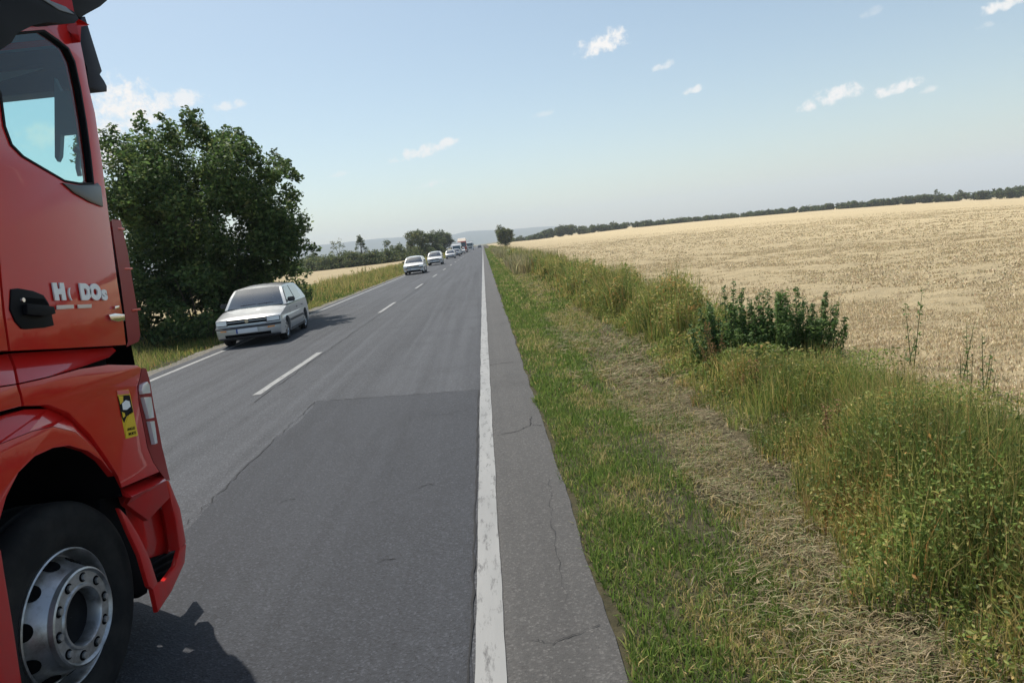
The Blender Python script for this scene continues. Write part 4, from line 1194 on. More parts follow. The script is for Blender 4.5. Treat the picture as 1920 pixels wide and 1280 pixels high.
def build_car(name, where, rz, label, paintm, shape, group, plate_=True, rim_mat=SILVER):
    car = empty(name, where, rz)
    tag(car, label, 'car', group)
    S = shape
    k = S.belt / 0.93
    prof = S.body_profile()
    ts = [-1, -.985, -.93, -.8, -.5, 0, .5, .8, .93, .985, 1]
    V, F = [], []
    n = len(prof)
    for t in ts:
        for (y, z) in prof:
            V.append(S.section(y, z, t if abs(t) < 1 else t))
    # pull the outermost ring in a touch so the flanks are rounded
    for j in (0, len(ts) - 1):
        for i in range(n):
            x, y, z = V[j * n + i]
            V[j * n + i] = (x * 0.998, y, z)
    for j in range(len(ts) - 1):
        for i in range(n):
            i2 = (i + 1) % n
            F.append((j * n + i, (j + 1) * n + i, (j + 1) * n + i2, j * n + i2))
    flat = [Vector((y, z, 0)) for y, z in prof]
    for tr in tessellate_polygon([flat]):
        F.append(tuple(tr))
        F.append(tuple((len(ts) - 1) * n + q for q in reversed(tr)))
    body = mesh_obj('body', V, F, paintm, car, True, 32)
    bm = bmesh.new(); bm.from_mesh(body.data); bmesh.ops.recalc_face_normals(bm, faces=bm.faces); bm.to_mesh(body.data); bm.free()
    mesh_obj('underbody', [(x * S.W * 0.36, y, z) for x in (-1, 1) for y in (-1.7 * S.f, 1.7 * S.f) for z in (S.clear - .02, .62 * k)],
             [(0, 1, 3, 2), (4, 6, 7, 5), (0, 2, 6, 4), (1, 5, 7, 3), (0, 4, 5, 1), (2, 3, 7, 6)], SEATS, car)
    # greenhouse
    cp = S.cabin()
    n = len(cp)
    us = [-1, -.97, -.9, -.5, 0, .5, .9, .97, 1]
    def cabpt(y, z, u, out=0.0):
        w = S.cab_x(z)
        yy = y + (abs(u) ** 3) * 0.10 * max(0, min(1, (0.1 - y) / 1.0)) - (abs(u) ** 3) * 0.06 * max(0, min(1, (y - 1.2) / 0.5))
        zz = z - 0.045 * abs(u) ** 4 * max(0, min(1, (z - S.H + .1) / .1)) + (0.03 * (1 - u * u) * max(0, min(1, (z - S.H + .1) / .1)))
        return Vector((w * u, yy, zz))
    V = [cabpt(y, z, u) for u in us for y, z in cp]
    F = []
    for j in range(len(us) - 1):
        for i in range(n - 1):
            if i < 2 and abs(us[j]) < 0.95 and abs(us[j + 1]) < 0.95:
                continue                                  # windscreen opening
            F.append((j * n + i, (j + 1) * n + i, (j + 1) * n + i + 1, j * n + i + 1))
    F.append(tuple(range(n)))
    F.append(tuple((len(us) - 1) * n + i for i in reversed(range(n))))
    roof = mesh_obj('roof', V, F, paintm, car, True, 40)
    bm = bmesh.new(); bm.from_mesh(roof.data); bmesh.ops.recalc_face_normals(bm, faces=bm.faces); bm.to_mesh(roof.data); bm.free()
    # panes laid a few millimetres proud of the shell
    def pane(nm, seg, u0, u1, z0, z1, off):
        A, B = seg
        V, F = [], []
        uu = np.linspace(u0, u1, 9)
        zz = np.linspace(z0, z1, 5)
        pts = [p for p in cp[A:B + 1]]
        zs = [p[1] for p in pts]; yv = [p[0] for p in pts]
        if zs[0] > zs[-1]:
            zs, yv = zs[::-1], yv[::-1]
        for z in zz:
            for u in uu:
                q = (z - z0) / (z1 - z0)
                p = cabpt(float(np.interp(z, zs, yv)), z, u * (1 - 0.02 * q))
                V.append(p + Vector(off))
        for j in range(4):
            for i in range(8):
                F.append((j * 9 + i, j * 9 + i + 1, (j + 1) * 9 + i + 1, (j + 1) * 9 + i))
        return mesh_obj(nm, V, F, SCREEN if nm == 'windscreen' else CARGLASS, roof, True)
    b, H, f = S.belt, S.H, S.f
    ws = pane('windscreen', (0, 2), -.915, .915, b - .02, H - .068, (0, -0.004, 0.003))
    def block(nm, lo, hi, mat=SEATS, bev=0.03):
        bm = bmesh.new()
        bmesh.ops.create_cube(bm, size=1.0)
        for v in bm.verts:
            v.co = Vector(tuple(lo[i] + (hi[i] - lo[i]) * (v.co[i] + 0.5) for i in range(3)))
        bmesh.ops.bevel(bm, geom=list(bm.edges), offset=bev, segments=2, affect='EDGES', clamp_overlap=True)
        return bm_obj(nm, bm, mat, car)
    block('dashboard', (-.68, -.9 * f, b - .2), (.68, -.55 * f, b - .005))
    for sx_ in (-.36, .36):
        block('front_seat', (sx_ - .23, .05 * f, .5), (sx_ + .23, .2 * f, b + .12))
        block('headrest', (sx_ - .12, .08 * f, b + .14), (sx_ + .12, .17 * f, b + .29))
    block('rear_seat', (-.6, 1.05 * f, .5), (.6, 1.2 * f, b + .1))
    wheel_pts = [(.36 + .18 * math.cos(2 * math.pi * i / 16), -.42 * f - .06 * math.sin(2 * math.pi * i / 16), b + .0 + .17 * math.sin(2 * math.pi * i / 16)) for i in range(17)]
    v_, f_ = tube(wheel_pts, [.014] * 17, 6)
    mesh_obj('steering_wheel', v_, f_, SEATS, car, True)
    pane('rear_window', (7, 9), -.84, .84, b + .06, H - .12, (0, 0.012, 0.006))
    def side_pane(nm, pts, mat=CARGLASS, off=0.008):
        for s in (-1, 1):
            V = [(s * (S.cab_x(z) + off), y * f, z) for y, z in pts]
            fc = tuple(range(len(pts)))
            mesh_obj(nm, V, [fc if s < 0 else fc[::-1]], mat, roof)
    h0, h1 = b + .015, H - .095
    side_pane('side_window', [(-.72, h0), (.28, h0 + .01), (.28, h1 + .01), (-.18, h1 + .005), (-.38, h1 - .06)])
    side_pane('side_window', [(.36, h0 + .01), (1.24, h0 + .02), (1.1, h1 - .03), (.98, h1), (.36, h1 + .01)])
    side_pane('window_post', [(.285, h0 + .01), (.355, h0 + .01), (.355, h1 + .01), (.285, h1 + .01)], SEATS, 0.007)
    # front: grille, lamps, bumper strip, plate
    def nose(nm, pts, mat, out=0.01, par=body, nx=9):
        """pts: (t0,t1,z0,z1) rectangle wrapped round the nose; y from the body profile"""
        t0, t1, z0, z1 = pts
        zsorted = [(-1.93 * f, .2), (-2.0 * f, S.clear + .09), (-2.02 * f, .42 * k), (-2.0 * f, .515 * k), (-1.945 * f, .53 * k), (-1.94 * f, .56 * k), (-1.925 * f, .70 * k), (-1.88 * f, .735 * k)]
        V, F = [], []
        for z in np.linspace(z0, z1, 3):
            y = float(np.interp(z, [q[1] for q in zsorted], [q[0] for q in zsorted]))
            for t in np.linspace(t0, t1, nx):
                p = S.section(y, z, t)
                V.append((p[0] * (1 + out * 0.6), p[1] - out, p[2]))
        for j in range(2):
            for i in range(nx - 1):
                F.append((j * nx + i, j * nx + i + 1, (j + 1) * nx + i + 1, (j + 1) * nx + i))
        return mesh_obj(nm, V, F, mat, par, True)
    for t0, t1 in ((-.96, -.62), (.62, .96)):
        nose('lamp_surround', (t0 - .02, t1 + .015, .565 * k, .715 * k), BLACKM, 0.009)
        lamp = nose('headlight', (t0, t1, .585 * k, .70 * k), HEADLAMP, 0.016)
    nose('grille', (-.60, .60, .585 * k, .70 * k), BLACKM, 0.010)
    nose('grille_bar', (-.60, .60, .64 * k, .655 * k), paintm, 0.018)
    bm = bmesh.new()
    bmesh.ops.create_cone(bm, cap_ends=True, segments=20, radius1=0.055, radius2=0.05, depth=0.02, matrix=Matrix.Translation((0, -1.945 * f, .648 * k)) @ Matrix.Rotation(math.pi / 2, 4, 'X'))
    bm_obj('badge', bm, CHROME, body)
    nose('bumper_strip', (-1, 1, .475 * k, .535 * k), GREYTRIM, 0.018, nx=21)
    nose('valance', (-.97, .97, S.clear + .025, .262 * k), GREYTRIM, 0.012, nx=21)
    nose('air_intake', (-.72, .72, .27 * k, .345 * k), BLACKM, 0.012)
    for s in (-1, 1):
        nose('indicator', (s * .74 - .1, s * .74 + .1, .43 * k, .465 * k), AMBER, 0.014, nx=5)
    if plate_:
        np_ = nose('number_plate', (-.33, .33, .365 * k, .475 * k), PLATEW, 0.032, nx=5)
        nose('plate_band', (-.33, -.28, .365 * k, .475 * k), PLATEB, 0.036, np_, nx=3)
    # wipers resting on the screen's lower edge
    for x0 in (-.45, .12):
        z0 = b + .03
        pts = []
        for q in (0.0, 0.5, 1.0):
            pts.append(cabpt(-.955 * f + q * .015, z0 + q * .012, x0 + q * .5) + Vector((0, -.03, .02)))
        v_, f_ = tube(pts, [.009, .008, .006], 5)
        mesh_obj('wiper', v_, f_, BLACKM, ws)
    # side mouldings, seams, handles, mirrors
    for s in (-1, 1):
        def flank(nm, y0, y1, z0, z1, mat, out=0.008, par=body):
            x0, x1 = S.section(y0, z0, 1)[0], S.section(y1, z1, 1)[0]
            V = []
            for y in (y0, y1):
                for z in (z0, z1):
                    V.append((s * (S.section(y, z, 1)[0] + out), y, S.section(y, z, 1)[2]))
            fc = (0, 1, 3, 2)
            return mesh_obj(nm, V, [fc if s < 0 else fc[::-1]], mat, par)
        flank('side_moulding', S.fw + .36, S.rw - .36, .44 * k, .50 * k, GREYTRIM, 0.012)
        flank('side_moulding', -1.55 * f, S.fw - .345, .475 * k, .53 * k, GREYTRIM, 0.012)
        flank('sill', S.fw + .36, S.rw - .36, S.clear + .01, S.clear + .06, GREYTRIM, 0.006)
        flank('door_seam', -.66 * f, -.645 * f, .27 * k, .86 * k, SEATS, 0.003)
        flank('door_seam', .315 * f, .33 * f, .27 * k, .87 * k, SEATS, 0.003)
        flank('door_handle', .1 * f, .26 * f, .775 * k, .81 * k, SEATS, 0.02)
        flank('door_handle', .86 * f, 1.02 * f, .785 * k, .82 * k, SEATS, 0.02)
        # mirror
        bm = bmesh.new()
        bmesh.ops.create_cube(bm, size=1.0)
        for v in bm.verts:
            v.co = Vector((v.co.x * .19, v.co.y * (.10 if v.co.x * s > 0 else .06), v.co.z * .125))
        bmesh.ops.bevel(bm, geom=list(bm.edges), offset=0.02, segments=2, affect='EDGES')
        bmesh.ops.translate(bm, verts=bm.verts, vec=(s * (S.W / 2 + .05), -.58 * f, b + .075))
        bm_obj('door_mirror', bm, GREYTRIM, car)
        # tail lamps
        p = S.section(1.97 * f, .75 * k, .86)
        mesh_obj('tail_light', [(s * (p[0] - .13), p[1] + .02, .64 * k), (s * (p[0] + .05), p[1] - .02, .64 * k), (s * (p[0] + .03), p[1] - .05, .86 * k), (s * (p[0] - .13), p[1] - .01, .86 * k)], [(0, 1, 2, 3)], principled('tail_red', (0.4, 0.01, 0.01), 0.2, 0, 1.0) if 'tail_red' not in bpy.data.materials else bpy.data.materials['tail_red'], body)
        for wy in (S.fw, S.rw):
            wx = s * (S.W / 2 - 0.035)
            w = bpy.data.objects.new('wheel', None)
            link(w, car)
            w.location = (wx, wy, S.r)
            if s < 0:
                w.rotation_euler = (0, 0, math.pi)
            R = S.r
            V, F = lathe([(-.19, R * .6), (-.19, R * .93), (-.16, R), (-.04, R), (-.005, R * .95), (0.0, R * .85), (-.01, R * .68), (-.02, R * .66)], 32)
            mesh_obj('tyre', V, F, RUBBER, w, True, 45)
            V, F = lathe([(-.015, R * .67), (-.01, R * .64), (-.03, R * .58), (-.02, R * .4), (-.008, R * .2), (-.006, .001)], 32)
            rim = mesh_obj('rim', V, F, rim_mat, w, True, 45)
            for i in range(7):
                a = 2 * math.pi * i / 7
                d0, d1 = R * .30, R * .54
                V = [(-.014, math.cos(a - .17) * d0, math.sin(a - .17) * d0), (-.014, math.cos(a + .17) * d0, math.sin(a + .17) * d0), (-.02, math.cos(a + .2) * d1, math.sin(a + .2) * d1), (-.02, math.cos(a - .2) * d1, math.sin(a - .2) * d1)]
                mesh_obj('rim_slot', V, [(0, 1, 2, 3)], BLACKM, rim)
    return car

Q = 'vehicles queueing towards us in the left lane'
golf = CarShape(3.86, 1.67, 1.46, 0.94)
build_car('hatchback', (-6.28, 18.6, 0), 0.07, 'silver hatchback with black bumper strip driving towards us by the big tree', SILVERPAINT, golf, Q)
city = CarShape(3.95, 1.72, 1.5, 1.0)
build_car('hatchback', (-6.05, 57.8, 0), 0.0, 'white hatchback behind the silver one, nearest of the white cars', WHITEPAINT, city, Q)
suv = CarShape(4.3, 1.8, 1.62, 1.06, 1.0)
build_car('estate_car', (-6.0, 82.0, 0), 0.0, 'taller white car, second of the white cars in the queue', WHITEPAINT, suv, Q)
build_car('hatchback', (-5.85, 117.0, 0), 0.0, 'pale silver car with dark windscreen behind the second white car', car_paint('pale_silver', (0.62, 0.62, 0.64), 0.3), golf, Q)
build_car('hatchback', (-5.6, 134.0, 0), 0.0, 'dark grey car in front of the white van in the queue', GREYPAINT, city, Q)
build_car('estate_car', (-5.6, 171.0, 0), 0.0, 'small pale car just ahead of the red lorry in the queue', WHITEPAINT, suv, Q)

def small_truck(name, where, label, cat, W, H, Hc, L, cabm, boxm, group=None, rz=0.0):
    """far lorry or van: cab with raked screen, lamps, wheels, load box"""
    e = empty(name, where, rz)
    tag(e, label, cat, group)
    w = W / 2
    def ext(nm, prof, mat, par=e, ww=w):
        n = len(prof)
        V = [(s * ww, y, z) for s in (-1, 1) for y, z in prof]
        F = [tuple(range(n))[::-1], tuple(range(n, 2 * n))] + [(i, (i + 1) % n, n + (i + 1) % n, n + i) for i in range(n)]
        o = mesh_obj(nm, V, F, mat, par)
        bm = bmesh.new(); bm.from_mesh(o.data)
        bmesh.ops.recalc_face_normals(bm, faces=bm.faces)
        bmesh.ops.bevel(bm, geom=list(bm.edges), offset=0.06, segments=2, affect='EDGES', clamp_overlap=True)
        bm.to_mesh(o.data); bm.free()
        return o
    cl = 2.2
    cab = ext('cab', [(0, .35), (0, Hc * .48), (.18 if Hc > 2.5 else .7, Hc * .95), (.5 if Hc > 2.5 else 1.0, Hc), (cl, Hc), (cl, .5), (1.5, .4)], cabm)
    y0, y1 = (0.0, .18) if Hc > 2.5 else (0.0, .7)
    mesh_obj('windscreen', [(-w * .86, y0 + .02 - .03, Hc * .53), (w * .86, y0 + .02 - .03, Hc * .53), (w * .8, y1 * .9 - .03, Hc * .88), (-w * .8, y1 * .9 - .03, Hc * .88)], [(0, 1, 2, 3)], CARGLASS, cab)
    mesh_obj('grille', [(-w * .6, -.012, .8), (w * .6, -.012, .8), (w * .6, -.012, Hc * .42), (-w * .6, -.012, Hc * .42)], [(0, 1, 2, 3)], BLACKP, cab)
    for s in (-1, 1):
        mesh_obj('headlight', [(s * w * .92, -.012, .55), (s * w * .64, -.012, .55), (s * w * .64, -.012, .75), (s * w * .92, -.012, .75)], [(0, 1, 2, 3)], HEADLAMP, cab)
        mesh_obj('side_window', [(s * (w + .006), .35 if Hc > 2.5 else .85, Hc * .55), (s * (w + .006), 1.5, Hc * .55), (s * (w + .006), 1.5, Hc * .85), (s * (w + .006), .55 if Hc > 2.5 else 1.0, Hc * .85)], [(0, 1, 2, 3)], CARGLASS, cab)
        bm = bmesh.new()
        bmesh.ops.create_cube(bm, size=1.0, matrix=Matrix.Translation((s * (w + .15), .2, Hc * .68)) @ Matrix.Diagonal((.2, .12, .45, 1)))
        bm_obj('mirror', bm, BLACKP, cab)
        R = .5 if Hc > 2.5 else .33
        for wy in (1.2, L * .62, L - 1.4):
            wh = bpy.data.objects.new('wheel', None)
            link(wh, e)
            wh.location = (s * (w - .02), wy, R)
            wh.rotation_euler = (0, 0, 0 if s > 0 else math.pi)
            V, F = lathe([(-.28, R * .5), (-.28, R), (-.02, R), (0, R * .9), (-.02, R * .55)], 20)
            mesh_obj('tyre', V, F, RUBBER, wh, True, 45)
            V, F = lathe([(-.02, R * .56), (-.05, R * .4), (0.01, R * .25), (0.01, .001)], 20)
            mesh_obj('rim', V, F, SILVER, wh, True, 45)
    ext('load_box', [(cl + .12, .75), (cl + .12, H), (L, H), (L, .75)], boxm, e, w * 0.99)
    ext('chassis', [(.5, .45), (.5, .8), (L - .2, .8), (L - .2, .5)], BLACKM, e, w * 0.5)
    return e
FARRED = car_paint('far_lorry_red', (0.5, 0.05, 0.03))
CREAM = car_paint('cream_paint', (0.7, 0.6, 0.48))
small_truck('van', (-6.1, 152.0, 0), 'white panel van in the queue, in front of the red lorry', 'van', 2.05, 2.85, 2.45, 6.0, WHITEPAINT, WHITEPAINT, Q)
rl = small_truck('lorry', (-5.9, 190.0, 0), 'red lorry with cream top far away at the end of the queue', 'lorry', 2.5, 3.9, 3.3, 9.5, FARRED, CREAM, Q)
dfl = mesh_obj('wind_deflector', [(-1.2, .35, 3.28), (1.2, .35, 3.28), (1.2, 2.2, 3.28), (-1.2, 2.2, 3.28), (-1.1, 1.3, 4.1), (1.1, 1.3, 4.1), (1.1, 2.2, 4.2), (-1.1, 2.2, 4.2)],
               [(0, 1, 5, 4), (4, 5, 6, 7), (1, 2, 6, 5), (3, 0, 4, 7), (2, 3, 7, 6)], CREAM, rl)
small_truck('lorry', (-4.9, 255.0, 0), 'white lorry farthest away in the queue, right of the red one', 'lorry', 2.5, 3.6, 3.0, 9.0, WHITEPAINT, WHITEPAINT, Q)
build_car('hatchback', (-1.7, 330.0, 0), math.pi, 'tiny dark car far ahead in our own lane', DARKPAINT, city, None)
# ------------------------------------------------------------------ grass, hay and weeds
rg = np.random.default_rng(21)
def scatter(n, x0, x1, y0, y1, rng, power=1.0):
    x = rng.uniform(x0, x1, n)
    y = y0 + (y1 - y0) * rng.uniform(0, 1, n) ** power
    return x, y
def ground_pts(x, y, dz=-0.02):
    return np.stack([x, y, terrain(x, y) + dz], 1)
GG = [(0.156, 0.233, 0.047), (0.221, 0.284, 0.068), (0.101, 0.164, 0.035), (0.367, 0.319, 0.121), (0.552, 0.431, 0.203)]

def verge_grass():
    parts = []
    for (n, y0, y1, h, w) in ((95000, 2.0, 7.5, 0.06, 0.0068), (85000, 7.5, 18, 0.065, 0.012), (60000, 18, 60, 0.08, 0.024), (16000, 60, 260, 0.12, 0.08)):
        x, y = scatter(n, 0.36, 2.0 if y1 < 8 else 2.7, y0, y1, rg, 1.25)
        edge = 0.42 + (vnoise(y, y * 0, 0.5, 2) - 0.5) * 0.10
        dens = 0.3 + 0.7 * vnoise(x, y, 0.22, 6)
        dens *= np.clip((1.58 + 1.2 * np.clip((y - 8) / 8, 0, 1) - x + (vnoise(x, y, 0.8, 9) - 0.5) * 1.0) / 0.4, 0.3, 1)
        keep = (x > edge) & (rg.uniform(0, 1, n) < dens)
        x, y = x[keep], y[keep]
        m = len(x)
        green = vnoise(x, y * 0.6, 0.55, 31) * 0.6 + vnoise(x, y, 0.2, 32) * 0.4 - 0.22 * np.clip((x - 0.7) / 0.7, 0, 1) + 0.12 * np.exp(-((x - 0.55) / 0.16) ** 2) + 0.3 * np.exp(-((x - 1.22) / 0.12) ** 2)
        c = palette(m, GG, [4, 3, 3, 0.4, 0.2], rg)
        d = palette(m, GG, [1.2, 1, 0.8, 3, 2.5], rg)
        t = rg.uniform(0, 1, m) < np.clip((green - 0.22) * 3.4, 0.1, 0.97)
        c[~t] = d[~t]
        parts.append(blades(ground_pts(x, y, -0.035), h * rg.uniform(0.5, 1.5, m) * (1 + 0.6 * vnoise(x, y, 0.4, 8)), w * rg.uniform(0.7, 1.4, m), c, rg, 0.75))
    return blade_obj('verge_grass', parts, GRASS)
tag(verge_grass(), 'short green grass beside the paved shoulder', 'grass', None, 'stuff')

def hay():
    """mown stalks lying flat in the dip"""
    parts = []
    for (n, y0, y1, L, w) in ((60000, 2.2, 8, 0.075, 0.0035), (40000, 8, 22, 0.12, 0.007), (18000, 22, 70, 0.22, 0.02)):
        x, y = scatter(n, 0.85, 2.6, y0, y1, rg, 1.2)
        dens = np.clip((x - 1.12 + (vnoise(x, y, 0.8, 9) - 0.5) * 0.9) / 0.4, 0.05, 1) * np.clip(0.1 + 1.2 * vnoise(x, y * 0.8, 0.3, 12) * (0.4 + vnoise(x, y, 1.1, 13)), 0.08, 1)
        dens = dens * np.clip((17 - y) / 8, 0.12, 1)
        keep = rg.uniform(0, 1, n) < dens
        x, y = x[keep], y[keep]
        m = len(x)
        P = ground_pts(x, y, 0.0) + np.stack([np.zeros(m), np.zeros(m), rg.uniform(-0.02, 0.04, m) + 0.03 * vnoise(x, y, 0.18, 14)], 1)
        c = palette(m, [(0.36, 0.3, 0.18), (0.25, 0.2, 0.115), (0.15, 0.12, 0.065), (0.16, 0.19, 0.075)], [2, 4, 3, 2], rg)
        # lying: base far from the tip, mostly along the mower's sweep
        a = rg.normal(-0.35, 0.9, m)
        l = L * rg.uniform(0.5, 1.4, m)
        d = np.stack([np.cos(a), np.sin(a), rg.normal(0.02, 0.12, m)], 1)
        s = np.stack([-np.sin(a), np.cos(a), rg.normal(0, 0.5, m)], 1)
        ww = (w * rg.uniform(0.6, 1.3, m))[:, None]
        V = np.empty((m, 5, 3))
        V[:, 0] = P - s * ww * .5
        V[:, 1] = P + s * ww * .5
        mid = P + d * (l * .55)[:, None] + np.array([0, 0, 0.008])
        V[:, 2] = mid + s * ww * .5
        V[:, 3] = mid - s * ww * .5
        V[:, 4] = P + d * l[:, None]
        i = np.arange(m)[:, None] * 5
        parts.append((V.reshape(-1, 3), (i + np.array([[0, 1, 2, 3]]), i + np.array([[3, 2, 4]])), np.repeat(c, 5, axis=0)))
    return blade_obj('mown_hay', parts, STRAW)
tag(hay(), 'dry mown stalks lying in the strip between grass and weeds', 'hay', None, 'stuff')

WG = [(0.151, 0.21, 0.048), (0.231, 0.27, 0.067), (0.097, 0.151, 0.038), (0.355, 0.319, 0.101), (0.532, 0.404, 0.162), (0.444, 0.244, 0.081)]
def weed_lo(y):
    return 1.78 + 0.36 * np.clip((y - 3) / 2.5, 0, 1) + 0.3 * np.clip((y - 6) / 6, 0, 1) + (vnoise(y, y * 0, 1.1, 51) - 0.5) * 0.35 + (vnoise(y, y * 0, 0.3, 50) - 0.5) * 0.3
def weed_hi(y):
    return 3.75 + 0.5 * np.clip((y - 12) / 40, 0, 1) + (vnoise(y, y * 0, 1.6, 52) - 0.5) * 0.5
def weeds():
    bl, lf = [], []
    for (n, y0, y1, w, ls, nl) in ((60000, 1.5, 7, 0.005, 0.03, 150000), (52000, 7, 18, 0.009, 0.055, 80000), (36000, 18, 60, 0.025, 0.12, 20000), (14000, 60, 300, 0.1, 0.4, 7000)):
        x, y = scatter(n, 1.6, 4.6, y0, y1, rg, 1.15)
        inside = (x > weed_lo(y)) & (x < weed_hi(y))
        dens = 0.35 + 0.65 * vnoise(x, y, 0.5, 53)
        keep = inside & (rg.uniform(0, 1, n) < dens)
        x, y = x[keep], y[keep]
        m = len(x)
        ramp_ = np.clip((x - weed_lo(y)) / 0.5, 0.25, 1) * np.clip((weed_hi(y) - x) / 0.3, 0.45, 1)
        hmap = (0.18 + 0.5 * vnoise(x, y, 0.9, 54)) * ramp_ * (1 + 0.4 * np.clip((y - 7) / 8, 0, 1))
        tone = vnoise(x, y, 0.8, 55) + (vnoise(x, y, 0.25, 56) - 0.5) * 0.5
        c = palette(m, WG, [4, 3, 3, 2, 1, 0.2], rg)
        d = palette(m, WG, [1, 1, 0.5, 3, 2.5, 0.35], rg)
        o = palette(m, WG, [0.3, 0.3, 0.3, 1, 2, 3.5], rg)
        farw = np.clip((y - 14) / 40, 0, 1) * 0.2
        t = rg.uniform(0, 1, m) > np.clip((tone - 0.42 + farw) * 2.2, 0.06, 0.85)
        c[~t] = d[~t]
        rust = (vnoise(x, y, 0.7, 57) > 0.86) & (rg.uniform(0, 1, m) < 0.4)
        c[rust] = o[rust]
        c *= (0.6 + 0.75 * vnoise(x, y, 0.33, 64))[:, None]
        hmap = hmap * np.where((y > 6.6) & (y < 9.3) & (x > 2.75), 0.75, 1.0)
        bl.append(blades(ground_pts(x, y), hmap * rg.uniform(0.6, 1.35, m) + 0.05, w * rg.uniform(0.6, 1.5, m), c, rg, 0.4))
        x, y = scatter(nl, 1.6, 4.6, y0, y1, rg, 1.15)
        inside = (x > weed_lo(y) + 0.05) & (x < weed_hi(y))
        leafy = vnoise(x, y, 0.75, 58)
        keep = inside & (rg.uniform(0, 1, nl) < np.clip((leafy - 0.25) * 1.8, 0.05, 1))
        x, y = x[keep], y[keep]
        m = len(x)
        ramp_ = np.clip((x - weed_lo(y)) / 0.5, 0.3, 1)
        hmap = (0.18 + 0.5 * vnoise(x, y, 0.9, 54)) * ramp_ * (1 + 0.4 * np.clip((y - 7) / 8, 0, 1))
        P = ground_pts(x, y) + np.stack([np.zeros(m), np.zeros(m), hmap * rg.uniform(0.15, 1.05, m)], 1)
        c = palette(m, WG[:4], [4, 3, 3, 0.8], rg)
        c *= (0.55 + 0.8 * vnoise(x, y, 0.4, 65))[:, None]
        dry = rg.uniform(0, 1, m) < np.clip((vnoise(x, y, 0.6, 59) - 0.35) * 1.2, 0.04, 0.6)
        c[dry] = palette(int(dry.sum()), WG, [0.8, 1.5, 0.5, 3, 1.0, 0.4], rg)
        lf.append(leaves(P, ls, c, rg, 0.42, 0.5))
    # bushier stands along the bank
    for q in range(150):
        cy = 7.0 + 55 * rg.uniform() ** 1.7
        cx = rg.uniform(weed_lo(cy) + 0.35, weed_hi(cy) - 0.05)
        if cy < 9.6:
            continue
        hh = rg.uniform(0.45, 0.95)
        rr = rg.uniform(0.15, 0.4)
        ls = 0.05 + cy * 0.0016
        m = int(520 * (0.05 / ls) ** 1.3)
        u = rand_unit(m, rg) * (rg.uniform(0, 1, m) ** 0.4)[:, None]
        P = np.array([cx, cy, float(terrain(cx, cy)) + hh * 0.5]) + u * np.array([rr, rr, hh * 0.55])
        cols = [[5, 3, 4, 1, 0.4, 0.1], [2, 3, 1, 3, 1, 0.2], [1, 1, 1, 3, 3, 1.5]][int(rg.choice(3, p=[0.5, 0.3, 0.2]))]
        lf.append(leaves(P, ls, palette(m, WG, cols, rg), rg, 0.4, 0.5))
        m = 60
        P = np.stack([cx + rg.normal(0, rr * .6, m), cy + rg.normal(0, rr * .6, m), np.full(m, float(terrain(cx, cy)))], 1)
        bl.append(blades(P, hh * rg.uniform(0.8, 1.35, m), 0.006 + cy * 0.0004, palette(m, WG, [2, 2, 1, 3, 2, 0.5], rg), rg, 0.2))
    a = blade_obj('tall_weeds', bl, GRASS)
    b = leaf_obj('weed_leaves', lf, LEAF)
    return a, b
a, b = weeds()
tag(a, 'tangle of tall grass and weeds between the mown strip and the stubble field', 'weeds', None, 'stuff')
tag(b, 'green leaves of the weed tangle along the stubble field', 'weeds', None, 'stuff')

def stubble():
    parts = []
    for (n, r0, r1, h, w) in ((70000, 4.5, 16, 0.045, 0.008), (60000, 16, 45, 0.05, 0.025), (40000, 45, 130, 0.06, 0.08)):
        a = rg.uniform(0.05, 0.86, n)
        r = r0 + (r1 - r0) * rg.uniform(0, 1, n) ** 0.9
        x, y = r * np.sin(a), r * np.cos(a)
        keep = (x > weed_hi(y) - 0.1) & (rg.uniform(0, 1, n) < 1.3 * np.clip(vnoise(x * 0.6, y, 0.55, 61) * 0.6 + vnoise(x * 0.6, y, 0.16, 62) * 0.5 - 0.2, 0.04, 1))
        x, y = x[keep], y[keep]
        m = len(x)
        c = palette(m, [(0.6, 0.5, 0.32), (0.5, 0.41, 0.26), (0.4, 0.32, 0.2), (0.24, 0.19, 0.12)], [3, 4, 2, 1], rg)
        P = ground_pts(x, y, 0.0)
        parts.append(blades(P, h * rg.uniform(0.4, 1.4, m), w * rg.uniform(0.6, 1.6, m), c, rg, 1.0))
    # tufts left in the drill rows
    for (nt, r0, r1, per, h, w) in ((7000, 4.5, 14, 14, 0.05, 0.009), (9000, 14, 36, 9, 0.05, 0.024), (9000, 36, 100, 5, 0.055, 0.07)):
        a = rg.uniform(0.05, 0.86, nt)
        r = r0 + (r1 - r0) * rg.uniform(0, 1, nt) ** 0.8
        cx, cy = r * np.sin(a), r * np.cos(a)
        cy = np.round(cy / 0.28) * 0.28 + rg.normal(0, 0.05, nt)
        x = np.repeat(cx, per) + rg.normal(0, 0.09, nt * per) * (1 + np.repeat(r, per) / 60)
        y = np.repeat(cy, per) + rg.normal(0, 0.035, nt * per)
        keep = x > weed_hi(y) - 0.05
        x, y = x[keep], y[keep]
        m = len(x)
        c = palette(m, [(0.66, 0.56, 0.37), (0.56, 0.46, 0.29), (0.44, 0.35, 0.22)], [3, 4, 2], rg)
        parts.append(blades(ground_pts(x, y, 0.0), h * rg.uniform(0.4, 1.3, m), w * rg.uniform(0.6, 1.5, m), c, rg, 0.9))
    return blade_obj('stubble', parts, STRAW)
tag(stubble(), 'pale cut stubble and straw covering the right field', 'stubble', None, 'stuff')

